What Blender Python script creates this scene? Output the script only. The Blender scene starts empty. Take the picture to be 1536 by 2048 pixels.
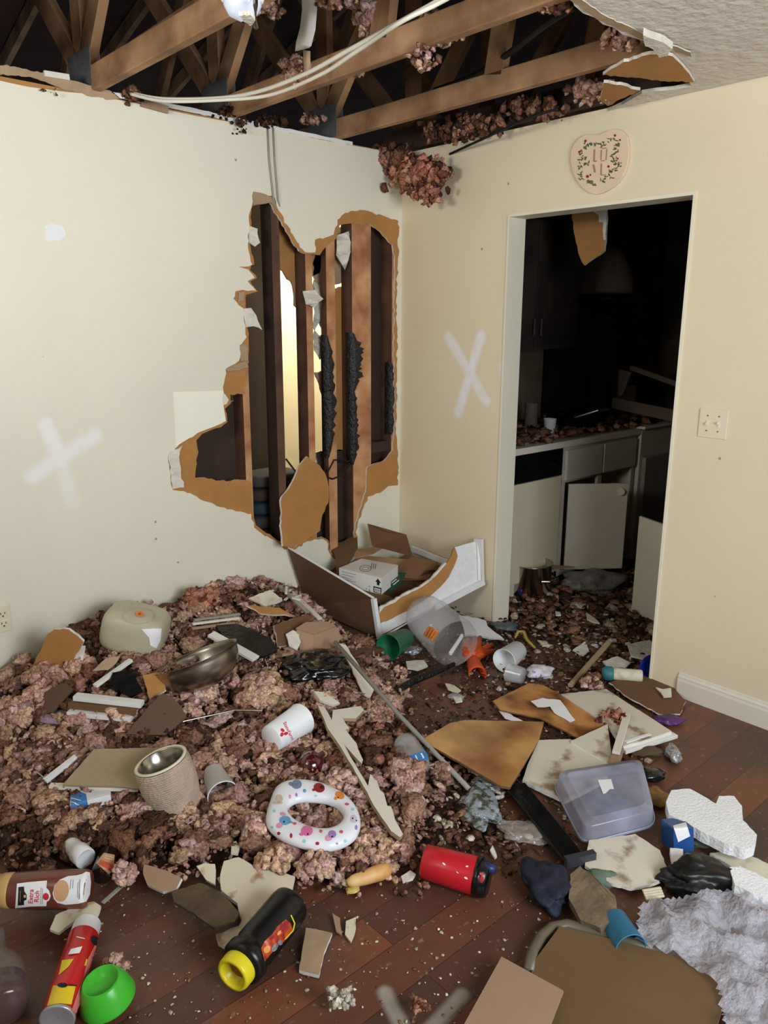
import bpy, bmesh, math, random
import numpy as np
from mathutils import Vector, Matrix, noise
from mathutils.geometry import tessellate_polygon

random.seed(7); np.random.seed(7)
scene = bpy.context.scene
COL = scene.collection

# ------------------------------------------------------------------ camera, world, lights, exposure
FPX, YAW, PITCH, ROLL = 1555.1, 0.840226, 0.240884, 0.00342
CAM = Vector((-3.03142, -3.24876, 1.58251))
CF = Vector((math.cos(YAW)*math.cos(PITCH), math.sin(YAW)*math.cos(PITCH), -math.sin(PITCH)))
_R = Vector((math.sin(YAW), -math.cos(YAW), 0)); _U = _R.cross(CF)
CR = _R*math.cos(ROLL)+_U*math.sin(ROLL); CU = -_R*math.sin(ROLL)+_U*math.cos(ROLL)
cd = bpy.data.cameras.new('camera'); cam = bpy.data.objects.new('camera', cd); COL.objects.link(cam)
cd.sensor_fit = 'VERTICAL'; cd.sensor_height = 24; cd.lens = FPX/2048*24; cd.clip_start = .02
m = Matrix.Identity(4)
for i in range(3):
    m[i][0] = CR[i]; m[i][1] = CU[i]; m[i][2] = -CF[i]; m[i][3] = CAM[i]
cam.matrix_world = m
scene.camera = cam
scene.view_settings.view_transform = 'Standard'; scene.view_settings.look = 'None'
scene.view_settings.exposure = 0.05; scene.view_settings.gamma = 1; scene.view_settings.use_curve_mapping = False
w = bpy.data.worlds.new('sky'); scene.world = w; w.use_nodes = True
w.node_tree.nodes['Background'].inputs[0].default_value = (.62, .75, 1, 1); w.node_tree.nodes['Background'].inputs[1].default_value = .6

def area(name, loc, aim, sx, sy, power, color, spread=180):
    d = bpy.data.lights.new(name, 'AREA'); d.shape = 'RECTANGLE'; d.size = sx; d.size_y = sy
    d.energy = power; d.color = color; d.spread = math.radians(spread)
    o = bpy.data.objects.new(name, d); COL.objects.link(o); o.location = loc
    o.rotation_euler = (Vector(aim)-Vector(loc)).to_track_quat('-Z', 'Y').to_euler()
    return o
area('window_daylight', (-2.2, -4.50, 1.85), (-2.1, 0, 3.3), 1.7, .7, 26.5, (.92, .96, 1), 120)
area('window_daylight_low', (-1.9, -4.50, 1.5), (-1.3, -1.9, 0), 1.5, 1.1, 50, (.88, .94, 1), 150)
area('window_daylight_left', (-2.4, -4.50, 1.85), (-3.0, 0, 3.6), 1.2, .7, 10.5, (.92, .96, 1), 75)
area('side_fill_light', (-4.24, -1.7, 2.0), (0, -1.4, 3.2), .9, .5, 23, (1, .98, .94), 120)  # fill light for the upper walls, set in an added side window
pl = bpy.data.lights.new('hall_lamp', 'POINT'); pl.energy = 48; pl.color = (1, .93, .78); pl.shadow_soft_size = .12
plo = bpy.data.objects.new('hall_lamp', pl); COL.objects.link(plo); plo.location = (.25, .72, 2.1)

# ------------------------------------------------------------------ pixel rays of the photograph -> points of the room
def ray(px, py): return (CF+CR*((px-768)/FPX)+CU*((1024-py)/FPX))
def PZ(px, py, z=0):
    d = ray(px, py); return CAM+d*((z-CAM.z)/d.z)
def PY(px, py, y=0):
    d = ray(px, py); return CAM+d*((y-CAM.y)/d.y)
def PX(px, py, x=0):
    d = ray(px, py); return CAM+d*((x-CAM.x)/d.x)
def sst(a, b, v):
    t = min(1, max(0, (v-a)/(b-a))); return t*t*(3-2*t)
def heap(x, y):
    if x > .1: return 0.03
    d = -y
    fx = sst(-2.42, -1.93, x)*.82+.18
    fx *= 1-.75*sst(-1.0, -.62, x)
    h = .27*(1-sst(.0, 1.25, d))*fx
    h += .035*(1-sst(1.3, 2.1, d))*(1-sst(-1.5, -.9, x))
    return h
def lft(p): return .016*sst(.02, .10, heap(p.x, min(p.y, 0)))+.012*(p.x < -1.2)*(p.y > -1.75)
def G(px, py, lift=0):
    z = 0
    for _ in range(12):
        p = PZ(px, py, z+lift); z = .5*z+.5*heap(p.x, min(p.y, 0))
    return PZ(px, py, z+lift)
def mpp(p): return (p-CAM).dot(CF)/FPX      # metres per pixel at p

# ------------------------------------------------------------------ materials
def lin(c):
    return tuple(((v/255)/12.92 if v/255 <= .04045 else ((v/255+.055)/1.055)**2.4) for v in c)+(1,)
MC = {}
def M(name, c, rough=.6, var=.12, vs=6, bump=0, bs=60, metal=0, spec=.5, alpha=1, trans=0, c2=None, coat=0, thr=None, attr=None, ior=1.45):
    if name in MC: return MC[name]
    mt = bpy.data.materials.new(name); mt.use_nodes = True; nt = mt.node_tree; N = nt.nodes; L = nt.links
    b = N['Principled BSDF']; MC[name] = mt
    b.inputs['Roughness'].default_value = rough; b.inputs['Metallic'].default_value = metal
    b.inputs['Specular IOR Level'].default_value = spec; b.inputs['Alpha'].default_value = alpha
    b.inputs['Transmission Weight'].default_value = trans; b.inputs['IOR'].default_value = ior
    b.inputs['Coat Weight'].default_value = coat; b.inputs['Coat Roughness'].default_value = .15
    tc = N.new('ShaderNodeTexCoord')
    if attr:
        a = N.new('ShaderNodeAttribute'); a.attribute_name = attr
        src = a.outputs['Color']
    else:
        c1 = lin(c); cc = lin(c2) if c2 else tuple(v*(1-var) for v in c1[:3])+(1,)
        n = N.new('ShaderNodeTexNoise'); n.inputs['Scale'].default_value = vs; n.inputs['Detail'].default_value = 5
        L.new(tc.outputs['Object'], n.inputs['Vector'])
        r = N.new('ShaderNodeValToRGB'); r.color_ramp.elements[0].position = thr[0] if thr else .35; r.color_ramp.elements[1].position = thr[1] if thr else .65
        r.color_ramp.elements[0].color = cc; r.color_ramp.elements[1].color = c1
        L.new(n.outputs['Fac'], r.inputs['Fac']); src = r.outputs['Color']
    L.new(src, b.inputs['Base Color'])
    if bump:
        n2 = N.new('ShaderNodeTexNoise'); n2.inputs['Scale'].default_value = bs; n2.inputs['Detail'].default_value = 4
        L.new(tc.outputs['Object'], n2.inputs['Vector'])
        bp = N.new('ShaderNodeBump'); bp.inputs['Strength'].default_value = bump; bp.inputs['Distance'].default_value = .01
        L.new(n2.outputs['Fac'], bp.inputs['Height']); L.new(bp.outputs['Normal'], b.inputs['Normal'])
    return mt

def math_(nt, op, a, b=None):
    n = nt.nodes.new('ShaderNodeMath'); n.operation = op
    for i, v in enumerate((a, b)):
        if v is None: continue
        if hasattr(v, 'is_linked') or hasattr(v, 'links'): nt.links.new(v, n.inputs[i])
        else: n.inputs[i].default_value = v
    return n.outputs[0]
def vmath(nt, op, a, b=None, s=None):
    n = nt.nodes.new('ShaderNodeVectorMath'); n.operation = op
    for i, v in enumerate((a, b)):
        if v is None: continue
        if isinstance(v, (tuple, Vector)): n.inputs[i].default_value = tuple(v)
        else: nt.links.new(v, n.inputs[i])
    if s is not None:
        if isinstance(s, float): n.inputs['Scale'].default_value = s
        else: nt.links.new(s, n.inputs['Scale'])
    return n
def paint_mask(nt, pos, segs, width):
    """soft sprayed strokes: max over segments of a falloff round the segment"""
    out = None
    nz = nt.nodes.new('ShaderNodeTexNoise'); nz.inputs['Scale'].default_value = 14; nt.links.new(pos, nz.inputs['Vector'])
    for a, b, k in segs:
        d = b-a
        pa = vmath(nt, 'SUBTRACT', pos, a).outputs[0]
        t = vmath(nt, 'DOT_PRODUCT', pa, d).outputs['Value']
        t = math_(nt, 'DIVIDE', t, d.length_squared)
        n = nt.nodes.new('ShaderNodeClamp'); nt.links.new(t, n.inputs[0])
        pr = vmath(nt, 'SCALE', d.to_tuple() if False else tuple(d), None, n.outputs[0]).outputs[0]
        df = vmath(nt, 'SUBTRACT', pa, pr).outputs[0]
        ln = vmath(nt, 'LENGTH', df).outputs['Value']
        mr = nt.nodes.new('ShaderNodeMapRange'); mr.interpolation_type = 'SMOOTHSTEP'
        nt.links.new(ln, mr.inputs['Value']); mr.inputs['From Min'].default_value = width*.25; mr.inputs['From Max'].default_value = width
        mr.inputs['To Min'].default_value = k; mr.inputs['To Max'].default_value = 0
        out = mr.outputs[0] if out is None else math_(nt, 'MAXIMUM', out, mr.outputs[0])
    return math_(nt, 'MULTIPLY', out, math_(nt, 'ADD', math_(nt, 'MULTIPLY', nz.outputs['Fac'], .9), .5))
def mixc(nt, fac, a, b):
    n = nt.nodes.new('ShaderNodeMix'); n.data_type = 'RGBA'
    if isinstance(fac, float): n.inputs['Factor'].default_value = fac
    else: nt.links.new(fac, n.inputs['Factor'])
    for i, v in ((6, a), (7, b)):
        if isinstance(v, tuple): n.inputs[i].default_value = v
        else: nt.links.new(v, n.inputs[i])
    return n.outputs[2]
def wall_mat(name, c, segs, width, specks=.02):
    mt = M(name, c, rough=.55, var=.06, vs=1.3, bump=.06, bs=90); nt = mt.node_tree
    b = nt.nodes['Principled BSDF']; src = b.inputs['Base Color'].links[0].from_socket
    g = nt.nodes.new('ShaderNodeNewGeometry'); pos = g.outputs['Position']
    # scuffs: sparse small dark specks
    v = nt.nodes.new('ShaderNodeTexVoronoi'); v.inputs['Scale'].default_value = 7; nt.links.new(pos, v.inputs['Vector'])
    n = nt.nodes.new('ShaderNodeTexNoise'); n.inputs['Scale'].default_value = 1.7; nt.links.new(pos, n.inputs['Vector'])
    near = math_(nt, 'LESS_THAN', v.outputs['Distance'], specks*2.2)
    some = math_(nt, 'GREATER_THAN', n.outputs['Fac'], .56)
    src = mixc(nt, math_(nt, 'MULTIPLY', math_(nt, 'MULTIPLY', near, some), .6), src, lin((80, 66, 55)))
    if segs: src = mixc(nt, paint_mask(nt, pos, segs, width), src, lin((244, 244, 250)))
    nt.links.new(src, b.inputs['Base Color'])
    return mt

cream = wall_mat('cream_wall_paint', (230, 225, 205), [(PY(65, 952), PY(190, 872), .55), (PY(92, 850), PY(122, 925), .6), (PY(118, 915), PY(146, 1005), .3)], .05)
cream_r = wall_mat('tan_wall_paint', (232, 218, 188), [(PX(897, 675), PX(972, 802), .75), (PX(962, 672), PX(917, 825), .8), (PX(1008, 735), PX(1016, 775), .6)], .045)
M('ceiling_paint', (222, 216, 206), rough=.8, var=.08, vs=9, bump=1.0, bs=26)
M('paper', (178, 128, 72), rough=.85, var=.12, vs=9, bump=.15, bs=30)
M('gypsum', (228, 222, 208), rough=.9, var=.2, vs=20, bump=.6, bs=60)
M('tanpaper', (176, 150, 118), rough=.9, var=.2, vs=9, bump=.3, bs=30)
M('plaster_cream', (214, 208, 186), rough=.7, var=.16, vs=14, bump=.2, bs=40, c2=(160, 140, 110), thr=(.25, .45))
M('soot', (26, 22, 20), rough=.6, var=.5, vs=30, bump=.8, bs=90)
M('char', (30, 28, 30), rough=.35, var=.6, vs=24, bump=1.0, bs=60, c2=(8, 7, 7))
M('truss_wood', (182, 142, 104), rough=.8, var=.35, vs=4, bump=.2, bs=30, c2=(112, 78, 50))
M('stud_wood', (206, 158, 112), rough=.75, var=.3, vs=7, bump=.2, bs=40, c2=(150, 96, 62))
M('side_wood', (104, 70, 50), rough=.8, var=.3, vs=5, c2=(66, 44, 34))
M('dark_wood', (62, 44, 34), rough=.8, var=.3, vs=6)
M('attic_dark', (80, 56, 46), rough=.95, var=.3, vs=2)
M('zinc', (120, 120, 122), rough=.6, metal=.3, var=.2, vs=30, bump=.5, bs=200)
M('white_paint', (232, 230, 226), rough=.45, var=.08, vs=5)
M('trim_white', (226, 218, 204), rough=.4, var=.05, vs=5)
M('cabinet_white', (214, 206, 190), rough=.45, var=.1, vs=4)
M('brown_board', (98, 70, 50), rough=.6, var=.12, vs=5)
M('cardboard', (108, 82, 52), rough=.85, var=.1, vs=4)
M('cardboard_light', (164, 134, 108), rough=.85, var=.06, vs=4)
M('cardboard_dark', (112, 80, 54), rough=.85, var=.1, vs=4)
M('black_plastic', (16, 16, 17), rough=.25, var=.3, bump=.4, bs=18)
M('black_matte', (20, 18, 17), rough=.7, var=.3)
M('steel', (190, 186, 178), rough=.22, metal=1, var=.15, vs=10)
M('darksteel', (176, 168, 156), rough=.3, metal=1, var=.25, vs=10)
M('white_plastic', (236, 236, 238), rough=.35, var=.04)
M('cream_plastic', (230, 220, 194), rough=.35, var=.04)
M('foam', (240, 241, 243), rough=.7, var=.04, vs=20, bump=.4, bs=120)
M('cable_white', (220, 216, 200), rough=.5, var=.08)
M('cable_grey', (150, 146, 136), rough=.5, var=.08)
M('fluff', (190, 140, 124), rough=.95, attr='Col', bump=1.0, bs=85, spec=.1)

_nt = MC['fluff'].node_tree; _b = _nt.nodes['Principled BSDF']; _src = _b.inputs['Base Color'].links[0].from_socket
_tc = _nt.nodes.new('ShaderNodeTexCoord'); _n = _nt.nodes.new('ShaderNodeTexNoise'); _n.inputs['Scale'].default_value = 110; _n.inputs['Detail'].default_value = 5; _nt.links.new(_tc.outputs['Object'], _n.inputs['Vector'])
_r = _nt.nodes.new('ShaderNodeMapRange'); _r.inputs['From Min'].default_value = .36; _r.inputs['From Max'].default_value = .62; _r.inputs['To Min'].default_value = .55; _r.inputs['To Max'].default_value = 1.25; _nt.links.new(_n.outputs['Fac'], _r.inputs['Value'])
_m = _nt.nodes.new('ShaderNodeVectorMath'); _m.operation = 'SCALE'; _nt.links.new(_src, _m.inputs[0]); _nt.links.new(_r.outputs[0], _m.inputs['Scale']); _nt.links.new(_m.outputs[0], _b.inputs['Base Color'])
# ------------------------------------------------------------------ mesh helpers
WO = {}
def tag(o, label=None, cat=None, group=None, kind=None):
    if label: o['label'] = label
    if cat: o['category'] = cat
    if group: o['group'] = group
    if kind: o['kind'] = kind
    return o
def mesh(name, verts, faces, mats, parent=None, smooth=False, fm=None, cols=None):
    V = np.array([tuple(v) for v in verts], dtype=float) if not isinstance(verts, np.ndarray) else verts
    org = Vector((float((V[:, 0].min()+V[:, 0].max())/2), float((V[:, 1].min()+V[:, 1].max())/2), float(V[:, 2].min())))
    me = bpy.data.meshes.new(name)
    VL = V-np.array(org)
    if isinstance(faces, np.ndarray):
        me.vertices.add(len(VL)); me.vertices.foreach_set('co', VL.astype(np.float32).ravel())
        me.loops.add(faces.size); me.loops.foreach_set('vertex_index', faces.astype(np.int32).ravel())
        me.polygons.add(len(faces)); me.polygons.foreach_set('loop_start', np.arange(0, faces.size, faces.shape[1], dtype=np.int32))
        me.update(calc_edges=True)
    else:
        me.from_pydata([tuple(v) for v in VL], [], [tuple(f) for f in faces])
    if not isinstance(mats, (list, tuple)): mats = [mats]
    for mt in mats: me.materials.append(MC[mt] if isinstance(mt, str) else mt)
    if fm is not None: me.polygons.foreach_set('material_index', np.array(fm, dtype=np.int32))
    if smooth: me.polygons.foreach_set('use_smooth', np.ones(len(me.polygons), dtype=bool))
    if cols is not None:
        at = me.color_attributes.new('Col', 'FLOAT_COLOR', 'POINT'); at.data.foreach_set('color', np.asarray(cols, dtype=np.float32).ravel())
    me.validate(); me.update()
    o = bpy.data.objects.new(name, me); COL.objects.link(o)
    if parent is not None: o.parent = parent; o.location = org-WO[parent.name]
    else: o.location = org
    WO[o.name] = org
    return o
def fixn(o):
    bm = bmesh.new(); bm.from_mesh(o.data); bmesh.ops.recalc_face_normals(bm, faces=bm.faces); bm.to_mesh(o.data); bm.free(); return o
def thing(name, label, cat, loc, group=None, kind=None):
    o = bpy.data.objects.new(name, None); COL.objects.link(o); o.location = loc; o.empty_display_size = .05
    WO[o.name] = Vector(loc)
    if kind: o['kind'] = kind
    return tag(o, label, cat, group)
def bevel(o, w=.003, seg=2):
    md = o.modifiers.new('bevel', 'BEVEL'); md.width = w; md.segments = seg; md.limit_method = 'ANGLE'; return o
class MB:
    def __init__(s): s.v = []; s.f = []; s.m = []
    def add(s, v, f, m=0):
        k = len(s.v); s.v += [Vector(p) for p in v]; s.f += [tuple(i+k for i in q) for q in f]; s.m += [m]*len(f)
    def box(s, a, b, m=0):
        x0, y0, z0 = a; x1, y1, z1 = b
        s.add([(x0, y0, z0), (x1, y0, z0), (x1, y1, z0), (x0, y1, z0), (x0, y0, z1), (x1, y0, z1), (x1, y1, z1), (x0, y1, z1)],
              [(0, 3, 2, 1), (4, 5, 6, 7), (0, 1, 5, 4), (1, 2, 6, 5), (2, 3, 7, 6), (3, 0, 4, 7)], m)
    def bar(s, p, q, w, h, up=Vector((0, 0, 1)), m=0):
        p = Vector(p); q = Vector(q); d = (q-p).normalized(); r = d.cross(up)
        if r.length < 1e-4: r = d.cross(Vector((1, 0, 0)))
        r.normalize(); u = r.cross(d)
        v = [c+r*a*w/2+u*b*h/2 for c in (p, q) for a, b in ((-1, -1), (1, -1), (1, 1), (-1, 1))]
        s.add(v, [(0, 1, 2, 3), (7, 6, 5, 4), (0, 4, 5, 1), (1, 5, 6, 2), (2, 6, 7, 3), (3, 7, 4, 0)], m)
    def tube(s, pts, r, n=8, m=0):
        pts = [Vector(p) for p in pts]; rs = r if isinstance(r, (list, tuple)) else [r]*len(pts)
        up = Vector((0, 0, 1)); rings = []
        for i, p in enumerate(pts):
            d = (pts[min(i+1, len(pts)-1)]-pts[max(i-1, 0)]).normalized()
            a = d.cross(up)
            if a.length < .05: a = d.cross(Vector((1, 0, 0)))
            a.normalize(); b = a.cross(d)
            rings.append([p+(a*math.cos(t)+b*math.sin(t))*rs[i] for t in [2*math.pi*j/n for j in range(n)]])
        v = [q for R in rings for q in R]; f = []
        for i in range(len(pts)-1):
            for j in range(n): f.append((i*n+j, i*n+(j+1) % n, (i+1)*n+(j+1) % n, (i+1)*n+j))
        f.append(tuple(range(n-1, -1, -1))); f.append(tuple((len(pts)-1)*n+j for j in range(n)))
        s.add(v, f, m)
    def poly(s, top, thick, m=0, me=None, nrm=None):
        """polygon slab: top outline (3d points), extruded down by thick along -normal"""
        top = [Vector(p) for p in top]
        if nrm is None:
            nrm = Vector((0, 0, 0))
            for i in range(len(top)):
                a, b = top[i], top[(i+1) % len(top)]
                nrm += Vector(((a.y-b.y)*(a.z+b.z), (a.z-b.z)*(a.x+b.x), (a.x-b.x)*(a.y+b.y)))
            nrm.normalize()
            if nrm.dot(CAM-top[0]) < 0: nrm = -nrm
        tr = tessellate_polygon([top]); n = len(top)
        bot = [p-nrm*thick for p in top]
        f = []
        for t in tr:
            a, b, c = [top[i] for i in t]
            t = tuple(t) if (b-a).cross(c-a).dot(nrm) > 0 else tuple(t[::-1])
            f.append(t); f.append(tuple(i+n for i in t[::-1]))
        k = len(f)
        # winding for the sides
        ar = sum((top[i].cross(top[(i+1) % n])).dot(nrm) for i in range(n))
        for i in range(n):
            j = (i+1) % n
            f.append((i, i+n, j+n, j) if ar > 0 else (j, j+n, i+n, i))
        s.add(top+bot, f, m)
        if me is not None:
            for i in range(n): s.m[-1-i] = me
    def build(s, name, mats, parent=None, smooth=False): return mesh(name, s.v, s.f, mats, parent, smooth, fm=s.m)

def jag(pts, amp, step=9, seed=1):
    rnd = random.Random(seed); out = []
    for i in range(len(pts)):
        a, b = pts[i], pts[(i+1) % len(pts)]
        d = math.hypot(b[0]-a[0], b[1]-a[1]); n = max(1, int(d/step))
        for k in range(n):
            t = k/n; j = amp*(.4 if k == 0 else 1)
            out.append(tuple([a[0]+(b[0]-a[0])*t+rnd.uniform(-j, j), a[1]+(b[1]-a[1])*t+rnd.uniform(-j, j)]+([a[2]+(b[2]-a[2])*t] if len(a) > 2 else [])))
    return out
def sheet(name, pts, thick, mats, label=None, cat=None, parent=None, amp=0, step=9, lift=0, warp=0, seed=3, group=None, me=None):
    """flat debris: outline as (px, py[, height above the rubble]) laid on the rubble"""
    if amp: pts = jag(pts, amp, step, seed)
    # fit one plane through the outline so that it stays a real board
    W = [G(p[0], p[1], (p[2] if len(p) > 2 else 0)+lift+thick+lft(PZ(p[0], p[1], .05))) for p in pts]
    A = np.array([tuple(v) for v in W]); c = A.mean(0)
    s, u, vt = np.linalg.svd(A-c); n = vt[2]; n = Vector(n if n[2] > 0 else -n)
    c = Vector(c)
    top = []
    for p in pts:
        d = ray(p[0], p[1]); t = (c-CAM).dot(n)/d.dot(n); q = CAM+d*t
        if warp: q += n*warp*noise.noise(q*6)
        top.append(q)
    b = MB(); b.poly(top, thick, 0, me=me, nrm=n)
    o = b.build(name, mats, parent)
    if label: tag(o, label, cat, group)
    return o
def frame(p0, p1, ref=None):
    a = (p1-p0).normalized(); f = (ref or (CAM-(p0+p1)/2)); f = (f-a*f.dot(a)).normalized(); s = a.cross(f)
    return a, f, s
def lathe(p0, p1, prof, n=28, m=None, cap=(False, False)):
    """prof: (t 0..1 or metres ratio, r, mat)"""
    L = (p1-p0).length; a, f, s = frame(p0, p1)
    v = []; fc = []; fm = []
    for t, r, *_ in prof:
        for j in range(n):
            an = 2*math.pi*j/n; v.append(p0+a*t*L+(f*math.cos(an)+s*math.sin(an))*r)
    for i in range(len(prof)-1):
        mi = prof[i+1][2] if len(prof[i+1]) > 2 else 0
        for j in range(n): fc.append((i*n+j, i*n+(j+1) % n, (i+1)*n+(j+1) % n, (i+1)*n+j)); fm.append(mi)
    if cap[0]: fc.append(tuple(range(n-1, -1, -1))); fm.append(prof[0][2] if len(prof[0]) > 2 else 0)
    if cap[1]: fc.append(tuple((len(prof)-1)*n+j for j in range(n))); fm.append(prof[-1][2] if len(prof[-1]) > 2 else 0)
    return v, fc, fm
def lathe_o(name, p0, p1, prof, mats, parent=None, n=28, cap=(False, False), smooth=True):
    v, f, fm = lathe(p0, p1, prof, n, None, cap); o = mesh(name, v, f, mats, parent, smooth, fm)
    fixn(o)
    return o
def patch(name, p0, p1, rf, t0, t1, a0, a1, mat, parent, off=.0008, n=14, ref=None, shape=None):
    """curved label on a body of revolution: t along the axis, a angle from the side facing the room"""
    L = (p1-p0).length; a, f, s = frame(p0, p1, ref); v = []; fc = []
    for i in range(n+1):
        u = i/n; t = t0+(t1-t0)*u; k = shape(u) if shape else 1
        am = (a0+a1)/2; hw = (a1-a0)/2*k
        for j in range(n+1):
            an = am+hw*(2*j/n-1); r = (rf(t) if callable(rf) else rf)+off
            v.append(p0+a*t*L+(f*math.cos(an)+s*math.sin(an))*r)
    for i in range(n):
        for j in range(n): fc.append((i*(n+1)+j, i*(n+1)+j+1, (i+1)*(n+1)+j+1, (i+1)*(n+1)+j))
    return mesh(name, v, fc, mat, parent, True)
def text2d(txt, size=1.0):
    cu = bpy.data.curves.new('t', 'FONT'); cu.body = txt; cu.align_x = 'CENTER'; cu.align_y = 'CENTER'; cu.size = size; cu.offset = .012*size
    o = bpy.data.objects.new('t', cu); COL.objects.link(o)
    dg = bpy.context.evaluated_depsgraph_get(); me = bpy.data.meshes.new_from_object(o.evaluated_get(dg))
    v = [(p.co.x, p.co.y) for p in me.vertices]; f = [tuple(p.vertices) for p in me.polygons]
    bpy.data.objects.remove(o); bpy.data.meshes.remove(me); bpy.data.curves.remove(cu)
    return v, f
def wrap_text(name, txt, size, p0, p1, r, t, ang, mat, parent, off=.0016, around=True, flip=1):
    L = (p1-p0).length; a, f, s = frame(p0, p1); v, fc = text2d(txt, size)
    out = []
    for x, y in v:
        al, ci = (y, x) if around else (x, y)
        an = ang+flip*ci/r
        out.append(p0+a*(t*L+al*(1 if around else flip))+(f*math.cos(an)+s*math.sin(an))*(r+off))
    return mesh(name, out, fc, mat, parent)

ICO = {}
def ico(sub):
    if sub not in ICO:
        bm = bmesh.new(); bmesh.ops.create_icosphere(bm, subdivisions=sub, radius=1); bm.verts.ensure_lookup_table()
        ICO[sub] = (np.array([tuple(v.co) for v in bm.verts]), np.array([[v.index for v in f.verts] for f in bm.faces])); bm.free()
    return ICO[sub]
CL = {}
def clump_variants(sub, k=8, amp=.55, fr=1.6):
    key = (sub, k, amp, fr)
    if key not in CL:
        V, F = ico(sub); out = []
        for i in range(k):
            W = []
            for p in V:
                q = Vector(p)
                n1 = noise.noise(q*fr+Vector((i*7.3, 0, 0))); n2 = noise.noise(q*fr*2.6+Vector((0, i*5.1, 3)))
                n3 = abs(noise.noise(q*fr*3.4+Vector((i, i*1.7, 5))))
                n2 = abs(n2); n4 = abs(noise.noise(q*fr*5.5+Vector((i, i*2.1, 9))))
                W.append(np.array(q)*(.72+amp*.8*n1+amp*1.3*n2+.55*n3+.30*n4))
            out.append(np.array(W))
        CL[key] = (out, F)
    return CL[key]
def rotm(n):
    q = np.random.normal(size=(n, 4)); q /= np.linalg.norm(q, axis=1)[:, None]
    w_, x, y, z = q.T
    return np.stack([1-2*(y*y+z*z), 2*(x*y-z*w_), 2*(x*z+y*w_), 2*(x*y+z*w_), 1-2*(x*x+z*z), 2*(y*z-x*w_), 2*(x*z-y*w_), 2*(y*z+x*w_), 1-2*(x*x+y*y)], 1).reshape(n, 3, 3)
PINKS = np.array([lin(c)[:3] for c in [(204, 160, 146), (184, 142, 130), (212, 176, 150), (172, 132, 112), (142, 104, 86), (204, 170, 160), (114, 82, 66), (194, 160, 128)]])
CHIPS = np.array([lin(c)[:3] for c in [(224, 214, 196), (196, 180, 152), (150, 116, 84), (104, 72, 52), (86, 60, 46), (206, 190, 170), (120, 90, 66), (176, 130, 112), (60, 42, 34)]])
BROWNS = np.array([lin(c)[:3] for c in [(110, 76, 58), (86, 60, 46), (134, 92, 72), (66, 48, 40), (150, 110, 90), (160, 116, 98)]])
def scatter(name, P, S, sub=2, pal=PINKS, flat=1.0, mat='fluff', k=8, amp=.55, fr=1.6, stretch=.35, parent=None, keepz=False, patchy=0):
    P = np.asarray(P, float); S = np.asarray(S, float); n = len(P)
    vs, F = clump_variants(sub, k, amp, fr); nv = len(vs[0])
    R = rotm(n); sc = S[:, None]*(1+np.random.uniform(-stretch, stretch, (n, 3)))
    idx = np.random.randint(0, k, n)
    B = np.stack([vs[i] for i in idx])*sc[:, None, :]
    if keepz:
        an = np.random.uniform(0, 6.28, n); R = np.zeros((n, 3, 3)); R[:, 0, 0] = np.cos(an); R[:, 0, 1] = -np.sin(an); R[:, 1, 0] = np.sin(an); R[:, 1, 1] = np.cos(an); R[:, 2, 2] = 1
    B = np.einsum('nij,nvj->nvi', R, B)
    B[:, :, 2] *= flat
    V = (B+P[:, None, :]).reshape(-1, 3)
    FF = (F[None]+(np.arange(n)*nv)[:, None, None]).reshape(-1, 3)
    c = pal[np.random.randint(0, len(pal), n)]*np.random.uniform(.75, 1.15, (n, 1))
    if patchy:
        for i in range(n):
            q = noise.noise(Vector((P[i][0]*2.7, P[i][1]*2.7, 3)))+.4*noise.noise(Vector((P[i][0]*9, P[i][1]*9, 8)))
            if q > patchy: c[i] = BROWNS[np.random.randint(0, len(BROWNS))]*np.random.uniform(.7, 1.2)
    C = np.ones((n, nv, 4)); C[:, :, :3] = c[:, None, :]*np.random.uniform(.9, 1.08, (n, nv, 1))
    return mesh(name, V, FF, mat, parent, True, cols=C.reshape(-1, 4))
def inpoly(x, y, poly):
    c = False; n = len(poly); j = n-1
    for i in range(n):
        xi, yi = poly[i]; xj, yj = poly[j]
        if (yi > y) != (yj > y) and x < (xj-xi)*(y-yi)/(yj-yi)+xi: c = not c
        j = i
    return c
def fill(pixpoly, n, seed=1):
    """n random floor points inside the outline"""
    poly = [tuple(G(*p)[:2]) for p in pixpoly]; xs = [p[0] for p in poly]; ys = [p[1] for p in poly]
    rnd = random.Random(seed); out = []
    k = 0
    while len(out) < n and k < n*60:
        k += 1
        x = rnd.uniform(min(xs), max(xs)); y = rnd.uniform(min(ys), max(ys))
        if y < -.01 and inpoly(x, y, poly) and not (x > -.02 and x < .12 and not (-1.66 < y < -.74)): out.append((x, y))
    return out

# ================================================================== THE SETTING
HC = 2.44
X0, Y0 = -4.3, -4.6
# floor: reddish brown laminate planks running along the left wall
fm_ = bpy.data.materials.new('laminate'); fm_.use_nodes = True; nt = fm_.node_tree; b_ = nt.nodes['Principled BSDF']; MC['laminate'] = fm_
g_ = nt.nodes.new('ShaderNodeNewGeometry'); pos = g_.outputs['Position']
br = nt.nodes.new('ShaderNodeTexBrick'); nt.links.new(pos, br.inputs['Vector'])
br.inputs['Scale'].default_value = 1; br.inputs['Brick Width'].default_value = 1.25; br.inputs['Row Height'].default_value = .125
br.inputs['Mortar Size'].default_value = .0012; br.inputs['Color1'].default_value = lin((134, 80, 54)); br.inputs['Color2'].default_value = lin((66, 46, 40)); br.inputs['Mortar'].default_value = lin((30, 20, 16))
mp = nt.nodes.new('ShaderNodeMapping'); mp.inputs['Scale'].default_value = (1.2, 14, 1); nt.links.new(pos, mp.inputs['Vector'])
nz = nt.nodes.new('ShaderNodeTexNoise'); nz.inputs['Scale'].default_value = 3; nz.inputs['Detail'].default_value = 6; nt.links.new(mp.outputs[0], nz.inputs['Vector'])
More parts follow.
